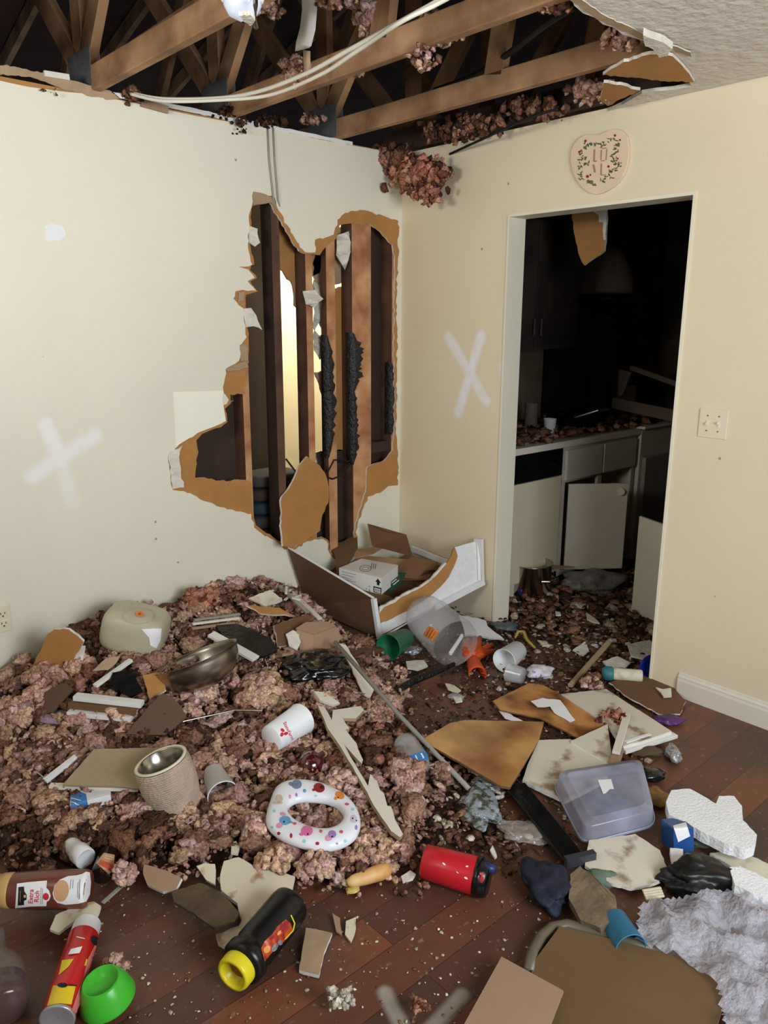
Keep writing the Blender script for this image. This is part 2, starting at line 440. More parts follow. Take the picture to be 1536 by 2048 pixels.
c_ = mixc(nt, math_(nt, 'MULTIPLY', nz.outputs['Fac'], .5), br.outputs['Color'], lin((92, 56, 40)))
n3 = nt.nodes.new('ShaderNodeTexNoise'); n3.inputs['Scale'].default_value = 2.6; n3.inputs['Detail'].default_value = 7; nt.links.new(pos, n3.inputs['Vector'])
mr = nt.nodes.new('ShaderNodeMapRange'); mr.inputs['From Min'].default_value = .47; mr.inputs['From Max'].default_value = .68; mr.inputs['To Max'].default_value = .8; nt.links.new(n3.outputs['Fac'], mr.inputs['Value'])
c_ = mixc(nt, mr.outputs[0], c_, lin((70, 56, 48)))
n4 = nt.nodes.new('ShaderNodeTexNoise'); n4.inputs['Scale'].default_value = 45; n4.inputs['Detail'].default_value = 6; nt.links.new(pos, n4.inputs['Vector'])
mr2 = nt.nodes.new('ShaderNodeMapRange'); mr2.inputs['From Min'].default_value = .63; mr2.inputs['From Max'].default_value = .72; mr2.inputs['To Max'].default_value = .55; nt.links.new(n4.outputs['Fac'], mr2.inputs['Value'])
c_ = mixc(nt, mr2.outputs[0], c_, lin((150, 134, 118)))
c_ = mixc(nt, paint_mask(nt, pos, [(PZ(770, 1985), PZ(812, 2070), .6), (PZ(925, 1990), PZ(850, 2070), .5)], .028), c_, lin((190, 184, 172)))
nt.links.new(c_, b_.inputs['Base Color']); b_.inputs['Roughness'].default_value = .42
bp = nt.nodes.new('ShaderNodeBump'); bp.inputs['Strength'].default_value = .25; bp.inputs['Distance'].default_value = .004; nt.links.new(n4.outputs['Fac'], bp.inputs['Height']); nt.links.new(bp.outputs[0], b_.inputs['Normal'])
b = MB(); b.box((X0, Y0, -.05), (3.4, 2.6, 0)); tag(b.build('floor', 'laminate'), kind='structure')

# left wall: cream skin over a brown-paper gypsum core, torn open
HA = [(507, 383), (549, 395), (560, 425), (575, 450), (590, 475), (600, 495), (611, 504), (631, 505), (630, 480), (668, 470), (675, 440), (690, 425), (720, 419), (745, 425), (775, 435), (798, 441), (796, 529), (793, 597), (795, 665), (793, 732), (795, 800), (793, 858), (796, 926), (796, 970), (777, 973), (760, 985), (736, 994), (728, 1015), (718, 1040), (712, 1065), (715, 1085), (702, 1120), (672, 1150), (658, 1143), (672, 1133), (672, 1119), (658, 1105), (653, 1082), (645, 1078), (614, 1082), (591, 1099), (569, 1099), (564, 1092), (543, 1078), (523, 1068), (508, 1055), (503, 1028), (482, 1023), (455, 1019), (415, 1004), (381, 987), (345, 980), (340, 960), (337, 923), (345, 905), (360, 885), (385, 875), (400, 862), (430, 852), (450, 842), (444, 818), (458, 800), (447, 785), (448, 765), (452, 740), (479, 722), (480, 695), (494, 675), (491, 651), (486, 617), (467, 597), (471, 583), (488, 580), (513, 582), (496, 563), (510, 556), (496, 539), (477, 533), (489, 533), (504, 529), (499, 506), (496, 489), (499, 461), (498, 428), (504, 411)]
HB = [(505, 411), (540, 405), (550, 425), (566, 450), (582, 478), (598, 502), (611, 508), (640, 510), (655, 490), (672, 478), (680, 450), (700, 447), (740, 448), (762, 465), (785, 490), (790, 520), (789, 600), (788, 720), (789, 850), (787, 900), (775, 915), (768, 922), (735, 933), (731, 984), (724, 1012), (714, 1040), (708, 1065), (712, 1085), (698, 1120), (672, 1146), (662, 1140), (676, 1133), (676, 1117), (661, 1105), (656, 1080), (645, 1074), (612, 1076), (591, 1094), (571, 1094), (566, 1088), (545, 1073), (526, 1062), (512, 1050), (504, 1022), (503, 963), (485, 960), (440, 962), (410, 955), (390, 955), (391, 935), (397, 905), (393, 880), (404, 868), (432, 857), (455, 845), (450, 818), (462, 806), (460, 790), (489, 788), (490, 740), (498, 725), (497, 675), (494, 651), (490, 617), (492, 590), (516, 584), (500, 563), (514, 556), (500, 539), (503, 530), (508, 529), (503, 506), (500, 489), (503, 461), (502, 428)]
def holed(name, outer, hole, y0, y1, mats, parent=None, fm_front=0, fm_edge=1):
    """vertical sheet in the xz plane between y0 (front) and y1 with a hole; outlines in (x, z)"""
    O = [Vector((x, y0, z)) for x, z in outer]; H = [Vector((x, y0, z)) for x, z in hole] if hole else []
    pl = O+H; n = len(pl); tr = tessellate_polygon([O, H] if hole else [O])
    f = []; fm = []
    for t in tr:
        a, c, e = [pl[i] for i in t]
        t = tuple(t) if (c-a).cross(e-a).y < 0 else tuple(t[::-1])
        f.append(t); fm.append(fm_front); f.append(tuple(i+n for i in t[::-1])); fm.append(fm_edge)
    no = len(O)
    for s0, s1 in ((0, no), (no, n)):
        k = s1-s0
        for i in range(k):
            j = (i+1) % k; f.append((s0+i, s0+j, s0+j+n, s0+i+n)); fm.append(fm_edge)
    return mesh(name, pl+[p+Vector((0, y1-y0, 0)) for p in pl], f, mats, parent, fm=fm)
def wxz(pts, y=0): return [(PY(a, c, y).x, PY(a, c, y).z) for a, c in pts]
# top edge of the skin is ragged where the ceiling came down
topsk = [(0, 2.435)]+[(x, 2.437-(.02+.018*math.sin(x*9)+.01*random.random())*(.35 if x < -1.75 else .1)) for x in np.arange(-.1, -4.2, -.05)]+[(X0, 2.42)]
outer = [(X0, 0)]+[(0, 0)]+topsk
wl_ = holed('wall_left', outer, wxz(jag(HA, 2.2, 7, 5)), 0, .003, [cream, 'gypsum']); tag(wl_, kind='structure')
core = holed('gypsum_core', [(X0, 0), (0, 0), (0, HC), (X0, HC)], wxz(jag(HB, 1.8, 7, 6), .004), .0035, .013, ['paper', 'gypsum'], wl_)
tag(core, 'brown paper-faced gypsum core showing around the torn hole')
# right wall with the doorway opening
YL, YR, DH = -.7361, -1.6646, 2.0715
b = MB(); T = .115
b.box((0, YL, 0), (T, .0, HC)); b.box((0, YR, DH), (T, YL, HC)); b.box((0, Y0, 0), (T, YR, HC))
tag(b.build('wall_right', cream_r), kind='structure')
b = MB(); b.box((X0-.1, Y0-.1, 0), (X0, -2.2, HC)); b.box((X0-.1, -1.2, 0), (X0, 0, HC)); b.box((X0-.1, -2.2, 0), (X0, -1.2, 1.7)); b.box((X0-.1, -2.2, 2.3), (X0, -1.2, HC)); tag(b.build('wall_side_opening', cream), kind='structure')  # unseen side wall; its opening is added for the side fill light
b = MB(); b.box((X0-.08, -2.2, 1.7), (X0-.04, -2.16, 2.3)); b.box((X0-.08, -1.24, 1.7), (X0-.04, -1.2, 2.3)); b.box((X0-.08, -2.16, 1.7), (X0-.04, -1.24, 1.74)); b.box((X0-.08, -2.16, 2.26), (X0-.04, -1.24, 2.3)); tag(b.build('added_side_window', 'white_paint'), kind='structure')  # unseen window frame, added to go with the side fill light
# wall behind the camera with its window opening
b = MB(); wx0, wx1, wz0, wz1 = -3.15, -1.25, .75, 2.15
b.box((X0, Y0-.1, 0), (wx0, Y0, HC)); b.box((wx1, Y0-.1, 0), (0, Y0, HC)); b.box((wx0, Y0-.1, 0), (wx1, Y0, wz0)); b.box((wx0, Y0-.1, wz1), (wx1, Y0, HC))
tag(b.build('wall_front', cream), kind='structure')
b = MB()
for x in (wx0+.02, (wx0+wx1)/2, wx1-.02): b.box((x-.02, Y0-.07, wz0), (x+.02, Y0-.03, wz1))
for z in (wz0+.02, wz1-.02): b.box((wx0, Y0-.07, z-.02), (wx1, Y0-.03, z+.02))
tag(b.build('window_1', 'white_paint'), kind='structure')
# baseboards
def base_profile(p, q, nrm, name):
    prof = [(0, 0), (.014, 0), (.014, .075), (.011, .085), (.011, .092), (.006, .1), (.004, .108), (0, .11)]
    v = [Vector(e)+Vector(nrm)*o+Vector((0, 0, z)) for e in (p, q) for o, z in prof]; n = len(prof)
    f = [(i, i+1, n+i+1, n+i) for i in range(n-1)]+[tuple(range(n-1, -1, -1)), tuple(range(n, 2*n))]
    return fixn(tag(mesh(name, v, f, 'trim_white'), kind='structure'))
base_profile((X0, 0, 0), (-.02, 0, 0), (0, -1, 0), 'baseboard_left')
base_profile((0, Y0, 0), (0, -1.79, 0), (-1, 0, 0), 'baseboard_right')
# doorway lining: thin boards facing the opening, front edge flush with the wall
b = MB(); b.box((-.004, YL, 0), (T+.003, YL-.012, DH)); b.box((-.004, YR, 0), (T+.003, YR+.012, DH)); b.box((-.004, YR+.012, DH-.012), (T+.003, YL-.012, DH+.001))
tag(b.build('trim_1', wall_mat('jamb_paint', (236, 230, 208), None, .01)), kind='structure')
# ceiling that is still up
CE = [(0.0, Y0), (0, -1.24), (-.13, -1.47), (-.08, -1.65), (-.3, -1.72), (-.46, -1.75), (-.63, -1.78), (-.86, -1.77), (-1.04, -1.80), (-1.6, -1.98), (-2.2, -2.05), (-2.75, -1.75), (-3.1, -1.0), (-3.3, -.3), (-3.35, 0), (X0, 0), (X0, Y0)]
CE = [(p[0], p[1]) for p in jag([(a*100, c*100) for a, c in CE[:-2]], 1.0, 5, 4)]
CE = [(min(0, a/100), min(0, c/100)) for a, c in CE if not (a > -2 and c < -250)]
CE = [(0, Y0)]+[p for p in CE if p[1] > -2.6 and p[0] > -3.6]+[(X0, 0), (X0, Y0)]
b = MB(); b.poly([Vector((x, y, HC)) for x, y in CE], -.013, 0, me=1, nrm=Vector((0, 0, -1)))
b.v = [Vector((v.x, v.y, v.z)) for v in b.v]
cl_ = b.build('ceiling', ['ceiling_paint', 'gypsum']); tag(cl_, kind='structure'); fixn(cl_)
# attic: dark roof decking, plus added outer skirts that shut out sky light
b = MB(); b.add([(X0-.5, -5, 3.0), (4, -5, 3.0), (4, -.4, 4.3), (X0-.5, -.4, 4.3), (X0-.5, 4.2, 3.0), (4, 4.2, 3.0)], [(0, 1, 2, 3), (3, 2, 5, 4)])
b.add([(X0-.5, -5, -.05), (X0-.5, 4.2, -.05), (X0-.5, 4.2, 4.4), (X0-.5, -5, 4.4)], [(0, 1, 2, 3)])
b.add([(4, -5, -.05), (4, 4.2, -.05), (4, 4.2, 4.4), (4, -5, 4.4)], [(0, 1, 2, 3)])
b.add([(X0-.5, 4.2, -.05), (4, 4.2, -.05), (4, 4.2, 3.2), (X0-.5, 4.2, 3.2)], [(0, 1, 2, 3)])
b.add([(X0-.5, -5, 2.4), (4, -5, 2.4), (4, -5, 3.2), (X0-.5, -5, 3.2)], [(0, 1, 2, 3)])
tag(b.build('roof_and_light_skirt', 'attic_dark'), kind='structure')
# hall behind the left wall, kitchen behind the doorway
M('hall_paint', (236, 226, 196), rough=.7, var=.05)
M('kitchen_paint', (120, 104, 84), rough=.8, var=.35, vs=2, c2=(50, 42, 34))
b = MB(); b.box((X0, 1.35, 0), (.7, 1.45, HC)); tag(b.build('wall_hall', 'hall_paint'), kind='structure')
b = MB(); b.box((.7, .1, 0), (.8, 1.45, HC)); b.box((X0, .1, 0), (X0+.1, 1.45, HC)); tag(b.build('wall_hall_end', 'hall_paint'), kind='structure')
b = MB(); b.box((X0, .12, HC), (.8, 1.45, HC+.02)); tag(b.build('ceiling_hall', 'ceiling_paint'), kind='structure')
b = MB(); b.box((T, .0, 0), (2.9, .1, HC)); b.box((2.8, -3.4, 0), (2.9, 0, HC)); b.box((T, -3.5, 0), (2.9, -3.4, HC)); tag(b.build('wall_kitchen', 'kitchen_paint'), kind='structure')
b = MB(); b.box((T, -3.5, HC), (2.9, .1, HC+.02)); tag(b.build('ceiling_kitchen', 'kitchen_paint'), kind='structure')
# dark panel added behind the hole, standing in for the hall wall's shadow
b = MB(); M('shade_brown', (66, 52, 40), rough=.6, var=.15, vs=4)
b.box((-1.9, .5, 0), (PY(563, 750, .5).x, .54, HC-.01)); tag(b.build('hall_shade_panel', 'shade_brown'), kind='structure')
# wall studs
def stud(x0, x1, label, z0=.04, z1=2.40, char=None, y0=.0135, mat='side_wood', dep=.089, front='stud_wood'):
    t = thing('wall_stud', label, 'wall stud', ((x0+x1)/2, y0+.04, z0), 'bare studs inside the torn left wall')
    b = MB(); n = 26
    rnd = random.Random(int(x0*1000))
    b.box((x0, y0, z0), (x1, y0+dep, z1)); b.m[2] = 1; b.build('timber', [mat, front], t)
    if char:
        for (a, c, e) in char:
            # charred crust wrapped round the front of the stud
            v = []; f = []; k = 30
            for i in range(k+1):
                z = a+(c-a)*i/k; w_ = max(.05, (1-abs(2*i/k-1)**3))*(.75+.35*rnd.random())
                for (u, vv) in ((x0-.004, y0+.05), (x0-.004-.003*rnd.random(), y0-.001-.004*w_*rnd.random()), (x0+(x1-x0)*.5*e*w_, y0-.002-.008*w_*rnd.random()), (x0+(x1-x0)*min(1, e*(.6+.5*rnd.random()))*w_+.001, y0-.0015)):
                    v.append(Vector((u, vv, z)))
            for i in range(k):
                for j in range(3): f.append((i*4+j, i*4+j+1, i*4+j+5, i*4+j+4))
            mesh('charred_crust', v, f, 'char', t, True)['label'] = 'black charred crust on the timber'
    return t
def zx(px, py, y=.0135): p = PY(px, py, y); return p.x, p.z
S = lambda px: zx(px, 750)[0]
stud(S(484), S(497), 'thin orange stud at the left end of the hole')
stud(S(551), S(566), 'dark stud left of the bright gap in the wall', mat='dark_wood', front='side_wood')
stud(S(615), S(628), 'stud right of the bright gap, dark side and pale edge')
stud(S(655), S(672), 'stud charred black from its middle down to the heap', char=[(zx(664, 915)[1], zx(664, 670)[1], 1.1)], dep=.04)
stud(S(705), S(742), 'widest doubled stud in the middle of the torn opening', char=[(zx(720, 785)[1], zx(720, 665)[1], .6), (zx(710, 930)[1], zx(710, 770)[1], .35)])
stud(S(783), S(797), 'last stud, scorched at mid height next to the room corner', char=[(zx(780, 870)[1], zx(780, 725)[1], .8)])
b = MB(); b.box((X0, .0135, 0), (0, .102, .04)); tag(b.build('bottom_plate', 'dark_wood'), 'dark timber bottom plate under the left wall studs', 'timber')
b = MB(); b.box((X0, .0135, 2.40), (0, .102, 2.44)); tag(b.build('top_plate', 'stud_wood'), 'timber top plate capping the left wall', 'timber')
b = MB(); b.box((S(742), .03, zx(0, 0)[1]*0+zx(760, 905)[1]), (S(783), .10, zx(760, 885)[1])); tag(b.build('blocking', 'dark_wood'), 'short grey blocking between the two right-hand studs', 'timber')
# what is left of the board on the hall side: brown paper backs
def rear(px, name, label, y=.104, mat='paper', amp=2.5, seed=2):
    P_ = wxz(jag(px, amp, 8, seed), y); o = holed(name, P_, None, y, y+.012, [mat, 'gypsum']); return tag(o, label, 'drywall')
rear([(541, 385), (600, 385), (625, 470), (645, 500), (640, 545), (624, 552), (622, 577), (615, 610), (598, 619), (589, 610), (587, 583), (582, 563), (571, 550), (557, 536), (541, 533)], 'drywall_remnant', 'large brown drywall remnant hanging at the top of the hole')
rear([(654, 577), (708, 570), (704, 905), (660, 900), (655, 800)], 'drywall_remnant', 'tall brown drywall remnant between charred stud and doubled stud', seed=5)
rear([(655, 455), (712, 450), (708, 565), (660, 570)], 'drywall_remnant', 'crumpled grey-tan drywall remnant left of the doubled stud top', mat='tanpaper', seed=6)
rear([(628, 480), (662, 470), (660, 620), (650, 700), (640, 640), (628, 600)], 'drywall_remnant', 'narrow tan drywall remnant beside the charred stud', mat='tanpaper', seed=7)
rear([(738, 400), (806, 400), (806, 1100), (738, 1100)], 'drywall_remnant', 'added dark board blocking the hall light behind the last stud', mat='dark_wood', seed=8)  # dark board added to keep this stud bay black
rear([(630, 745), (658, 738), (655, 755), (650, 800), (640, 770)], 'drywall_remnant', 'small tan drywall remnant at mid height by the charred stud', mat='tanpaper', seed=9)
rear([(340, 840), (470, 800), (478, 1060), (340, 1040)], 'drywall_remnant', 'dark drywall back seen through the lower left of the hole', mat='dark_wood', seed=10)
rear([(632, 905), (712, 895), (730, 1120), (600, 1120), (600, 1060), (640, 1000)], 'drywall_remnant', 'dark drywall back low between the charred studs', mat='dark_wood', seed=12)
# crumpled bits in the stud bays
def crumple(name, px, y, label, mat, cat='drywall', dep=.02, seed=1, parent=None):
    P_ = [PY(a, c, y+random.Random(seed*31+i).uniform(-dep, dep)) for i, (a, c) in enumerate(jag(px, 2, 9, seed))]
    b = MB(); b.poly(P_, .004, nrm=Vector((0, -1, 0))); o = b.build(name, mat, parent)
    return tag(o, label, cat) if parent is None else o
crumple('torn_paper', [(675, 470), (700, 462), (702, 500), (690, 540), (672, 510)], .03, 'crumpled white torn paper at the top of the stud bay', 'gypsum', seed=3)
crumple('torn_paper', [(628, 560), (640, 570), (646, 600), (640, 640), (630, 660), (652, 690), (640, 720), (628, 700)], .09, 'ragged white paper strip down the side of a stud', 'gypsum', seed=4)
crumple('torn_paper', [(606, 583), (630, 580), (648, 598), (630, 615), (612, 608)], -.004, 'grey-white torn patch hanging on the stud edge', 'gypsum', seed=7)
for i, (px) in enumerate([[(507, 383), (530, 388), (548, 396), (556, 420), (540, 404), (508, 412)], [(500, 452), (515, 458), (520, 485), (510, 493), (500, 486)], [(478, 585), (490, 582), (488, 602), (476, 603)], [(488, 617), (502, 615), (512, 630), (525, 660), (508, 652), (492, 655)], [(480, 690), (492, 688), (496, 720), (482, 722)], [(452, 738), (470, 728), (492, 722), (498, 735), (455, 742)], [(338, 905), (365, 892), (358, 915), (362, 945), (368, 975), (345, 978)]]):
    o = crumple('torn_flap', px, -.004, None, 'tanpaper' if i in (0, 2, 4, 5) else 'gypsum', seed=11+i, parent=wl_, dep=.004)
    o['label'] = 'curled torn face paper at the edge of the hole'
# lighter square patch of wallboard by the hole
b = MB(); b.poly([PY(*p, -.001) for p in [(347, 784), (447, 781), (445, 800), (452, 842), (428, 853), (395, 866), (352, 893)]], .003, nrm=Vector((0, -1, 0)))
o = b.build('wall_patch', wall_mat('patch_paint', (246, 244, 226), None, .01), wl_); o['label'] = 'paler square patch with a torn right edge'
b = MB(); b.poly([PY(*p, -.002) for p in jag([(90, 452), (105, 447), (125, 452), (133, 470), (118, 482), (93, 480)], 2, 6, 3)], .002, nrm=Vector((0, -1, 0)))
b.build('filler_patch', 'white_plastic', wl_)['label'] = 'small white filler blob'
# bent brown drywall flap hanging in front of the studs
pts = jag([(615, 913), (632, 925), (650, 945), (658, 975), (657, 1005), (645, 1030), (640, 1062), (610, 1082), (585, 1097), (566, 1092), (563, 1060), (563, 995), (576, 980), (590, 955), (597, 935)], 1.5, 8, 9)
b = MB(); b.poly([PY(a, c, -.012-.10*sst(1000, 1095, c)) for a, c in pts], .012, 0, me=1, nrm=Vector((.2, -1, .1)).normalized())
tag(b.build('drywall_piece', ['paper', 'gypsum']), 'brown drywall piece standing in the lower middle of the hole', 'drywall')
# black electrical cable loop in the hole
b = MB(); b.tube([PY(a, c, .01) for a, c in [(572, 918), (585, 935), (600, 955), (640, 950), (665, 958), (685, 950), (700, 930), (690, 920), (668, 920), (655, 945)]], .005, 8)
b.tube([PY(a, c, .02) for a, c in [(660, 915), (675, 925), (700, 922), (728, 928)]], .004, 8)
tag(b.build('electric_cable', 'black_matte'), 'black looped cable sagging between the studs low in the hole', 'cable')
# folded cloths behind the opening
cm = [M('cloth_teal', (44, 66, 74), rough=.9), M('cloth_brown', (70, 52, 42), rough=.9), M('cloth_grey', (74, 70, 68), rough=.9)]
z = .34
for i in range(6):
    x_ = PY(535, 1000, .3).x; h_ = .075
    v, F = ico(3); v = v.copy(); v = np.sign(v)*np.abs(v)**.45; v = v*np.array([.16, .11, h_/2*.98])+np.array([x_+.01*math.sin(i*3), .28, z+h_/2]); z += h_
    tag(mesh('folded_cloth', v, F, cm[i % 3], smooth=True), ['folded grey-teal cloth lowest of the stack behind the wall', 'folded brown cloth second from the bottom behind the wall', 'folded grey cloth in the lower middle of the stack behind the wall', 'folded teal cloth in the upper middle of the stack behind the wall', 'folded brown cloth second from the top behind the wall', 'folded grey cloth on top of the stack behind the wall'][i], 'cloth', 'folded cloths stacked behind the hole')
b = MB(); x_ = PY(535, 1000, .3).x; b.box((x_-.2, .15, .3), (x_+.2, .42, .338)); b.box((x_-.2, .15, 0), (x_-.17, .42, .3)); b.box((x_+.17, .15, 0), (x_+.2, .42, .3))
tag(b.build('low_shelf', 'dark_wood'), 'dark low shelf carrying folded cloths behind the wall', 'shelf')

# ================================================================== ATTIC TRUSSES
def truss(x):
    t = thing('roof_truss', 'x', 'roof truss', (x, .1, HC), 'timber roof trusses above the fallen ceiling')
    w_ = .038; b = MB(); b.box((x-w_/2, -4.5, HC+.012), (x+w_/2, 3.9, HC+.101)); bevel(b.build('bottom_chord', 'truss_wood', t), .004)
    J = [(-2.2, 1), (.1, 1), (2.2, 1)]
    def web(y0, z0, y1, z1):
        b = MB(); b.bar((x, y0, z0), (x, y1, z1), .089, .038, up=Vector((1, 0, 0))); b.build('web_member', 'truss_wood', t)
    zt = lambda y: 3.0+(y+5)*.2826-.15 if y < -.4 else 4.3-(y+.4)*.2826-.15
    for a, c in ((-2.2, -3.1), (-2.2, -1.25), (.1, -1.1), (.1, .12), (.1, 1.25), (2.2, 1.3), (2.2, 2.9), (-1.0, -1.25)): web(a, HC+.09, c, zt(c))
    for a, c in ((-4.9, -.4), (-.4, 4.1)):
        b = MB(); b.bar((x, a, zt(a)+.08), (x, c, zt(c)+.08), .089, .038, up=Vector((1, 0, 0))); b.build('top_chord', 'truss_wood', t)
    for y in (-2.2, .1, 2.2):
        b = MB()
        for s_ in (-1, 1): b.box((x+s_*.0195-.001, y-.11, HC+.02), (x+s_*.0195+.001, y+.11, HC+.17))
        b.build('nail_plate', 'zinc', t)['label'] = 'grey toothed nail plate'
    return t
t0_ = truss(-.43)
TR = [(-.43, 'roof truss whose bottom chord ends nearest the room corner'), (-1.035, 'roof truss crossing the middle of the opening behind the cables'), (-1.64, 'roof truss meeting the left wall below the light bulb'), (-2.245, 'roof truss above the left part of the left wall'), (-2.85, 'roof truss farthest left above the torn wall top'), (-3.455, 'dark roof truss beyond the left edge of the opening'), (.175, 'dark roof truss over the kitchen behind the doorway wall'), (.78, 'roof truss deep in the dark over the kitchen')]
for i, (x, lb) in enumerate(TR):
    if i == 0: t = t0_
    else:
        t = t0_.copy(); COL.objects.link(t); t.location.x = x; WO[t.name] = t.location.copy()
        for ch in list(t0_.children):
            c = ch.copy(); COL.objects.link(c); c.parent = t
    t['label'] = lb
# bright splice member lying beside the third chord
b = MB(); b.bar(PZ(245, 118, 2.62), PZ(400, 20, 2.60), .038, .06); tag(b.build('timber_brace', 'truss_wood'), 'short pale timber brace lying along the left truss chord', 'timber')
b = MB(); b.box((-.045, -1.5, HC+.012), (-.007, .1, HC+.11)); tag(b.build('ceiling_nailer', 'dark_wood'), 'dark nailer board along the top of the doorway wall', 'timber')
# strip of torn board and paper along the left wall top
b = MB(); b.poly([PY(a, c, -.003) for a, c in jag([(0, 131), (14, 130), (60, 141), (95, 148), (140, 160), (190, 172), (225, 184), (240, 196), (220, 200), (190, 194), (150, 184), (125, 178), (90, 163), (60, 154), (0, 149)], 1.6, 7, 3)], .004, nrm=Vector((0, -1, 0)))
b.build('torn_paper_strip', 'tanpaper', wl_)['label'] = 'tan exposed board paper along the wall top'
b = MB(); b.poly([PY(a, c, -.003) for a, c in jag([(222, 183), (260, 190), (400, 219), (535, 249), (705, 284), (705, 291), (535, 258), (400, 228), (260, 200), (236, 196)], .9, 9, 8)], .006, nrm=Vector((0, -1, 0)))
b.build('white_torn_edge', 'white_paint', wl_)['label'] = 'bright white torn board edge along the wall top'
b = MB(); b.bar(PY(88, 147, -.01), PY(138, 155, -.01), .012, .02); tag(b.build('trim_splinter', 'trim_white'), 'thin white splinter of ceiling trim above the left wall', 'trim')
b = MB(); b.bar(PY(282, 205, -.012), PY(336, 220, -.012), .012, .028); tag(b.build('trim_splinter', 'cardboard_light'), 'short tan splinter stuck on the wall below the cables', 'trim')
# electric cables
def cable(name, px, z, r, mat, label, f=PZ, n=24):
    P_ = [f(a, c, zz) for (a, c), zz in zip(px, z)]
    out = []
    for i in range(len(P_)-1):
        p0, p1, p2, p3 = P_[max(i-1, 0)], P_[i], P_[i+1], P_[min(i+2, len(P_)-1)]
        for k in range(8):
            t = k/8; out.append(.5*((2*p1)+(p2-p0)*t+(2*p0-5*p1+4*p2-p3)*t*t+(3*p1-p0-3*p2+p3)*t**3))
    out.append(P_[-1]); b = MB(); b.tube(out, r, 8)
    return tag(b.build(name, mat, smooth=True), label, 'cable')
cable('electric_cable', [(268, 188), (330, 198), (440, 196), (520, 182), (610, 148), (690, 105), (780, 55), (880, 0), (980, -60)], [2.45, 2.43, 2.42, 2.41, 2.40, 2.40, 2.41, 2.43, 2.45], .0075, 'cable_white', 'upper white cable sagging from the left wall across the trusses')
cable('electric_cable', [(262, 188), (330, 202), (440, 200), (540, 190), (640, 150), (710, 105), (800, 45), (880, 5), (985, -55)], [2.45, 2.41, 2.40, 2.39, 2.38, 2.38, 2.39, 2.42, 2.45], .0065, 'cable_white', 'lower white cable sagging just under its twin')
cable('electric_cable', [(1115, 218), (1060, 235), (1000, 262), (950, 285), (900, 308)], [2.42, 2.41, 2.40, 2.395, 2.39], .006, 'black_matte', 'black cable hanging along the top of the doorway wall')
cable('electric_cable', [(870, 180), (950, 150), (1020, 105), (1090, 50), (1150, 12)], [2.62, 2.60, 2.58, 2.56, 2.56], .012, 'black_matte', 'thick black cable in the dark between two trusses')
for i, (xs, lb) in enumerate((((535, 538, 547), 'left one of two wires running down the left wall'), ((546, 549, 556), 'right one of two wires running down the left wall'))):
    b = MB(); b.tube([PY(xs[0], 256, -.006), PY(xs[1], 320, -.006), PY(xs[2], 400, -.006), PY(xs[2]+5, 422, .01)], .0045, 8, 0)
    tag(b.build('wall_wire', 'cable_grey', smooth=True), lb, 'cable')
# hanging light bulb in its white holder
p = PZ(485, 12, 2.33); s_ = mpp(p); t = thing('ceiling_lamp', 'white bulb in a torn holder hanging from the open ceiling', 'lamp', p+Vector((0, 0, -.02)))
top = p+Vector((0, 0, .12)); bot = p-Vector((0, 0, .035))
lathe_o('holder', top, p, [(0, .055), (.5, .06), (.9, .052), (1, .03)], 'white_plastic', t, cap=(True, False))
M('bulb_glass', (206, 212, 232), rough=.12, var=.02)
lathe_o('bulb', top-Vector((0, 0, .07)), bot, [(0, .03), (.3, .046), (.6, .046), (.85, .033), (1, .004)], 'bulb_glass', t)
b = MB(); b.tube([PZ(510, -40, 2.38), PZ(511, 10, 2.3), PZ(512, 55, 2.27)], .006, 8); b.build('bracket', 'darksteel', t)
b = MB(); b.poly([PZ(a, c, 2.27) for a, c in jag([(478, 32), (500, 30), (510, 42), (500, 52), (488, 44)], 2, 5, 3)], .01); b.build('torn_paper', 'gypsum', t)
# hanging strip of paper tape
def ribbon(name, L, R, mat, label, cat, th=.002):
    b = MB(); n = len(L); v = list(L)+list(R); f = [(i, i+1, n+i+1, n+i) for i in range(n-1)]
    b.add(v, f); o = b.build(name, mat, None, True); md = o.modifiers.new('s', 'SOLIDIFY'); md.thickness = th
    return tag(o, label, cat)
pz = [2.44, 2.36, 2.28, 2.2, 2.16]
xs = -1.25
ribbon('joint_tape', [PX(a, c, xs+.02*i) for i, (a, c) in enumerate([(603, -40), (604, 20), (600, 55), (592, 85), (590, 103)])], [PX(a, c, xs+.02*i) for i, (a, c) in enumerate([(634, -40), (633, 20), (630, 60), (622, 92), (618, 96)])], 'white_paint', 'long white strip of joint tape dangling between the trusses', 'paper strip')
ribbon('paper_shred', [PX(a, c, xs+.06) for a, c in [(606, 100), (607, 125), (609, 150)]], [PX(a, c, xs+.06) for a, c in [(620, 102), (620, 128), (614, 155)]], 'tanpaper', 'narrow brown paper shred below the dangling white strip', 'paper strip')
# torn ceiling pieces
def hang(pts, z, mat, label, th=.01, seed=2, name='ceiling_fragment'):
    b = MB(); b.poly([PZ(a, c, z+dz) for a, c, dz in jag([(q+(0,))[:3] for q in pts], 1.6, 8, seed)], th, 0, me=1)
    return tag(b.build(name, [mat, 'gypsum']), label, 'drywall')
hang([(1240, 128), (1300, 108), (1345, 112), (1372, 140), (1388, 164), (1330, 162), (1270, 156), (1205, 150)], 2.415, 'paper', 'larger brown triangular ceiling fragment bent down by the tear')
hang([(1208, 166), (1240, 170), (1280, 181), (1250, 195), (1215, 212), (1200, 200)], 2.405, 'paper', 'smaller brown ceiling fragment over the doorway wall', seed=4)
hang([(1286, 70), (1318, 82), (1345, 98), (1335, 112), (1318, 116), (1306, 98), (1290, 92)], 2.40, 'gypsum', 'bright white broken gypsum lump at the ceiling tear', .02, seed=5)
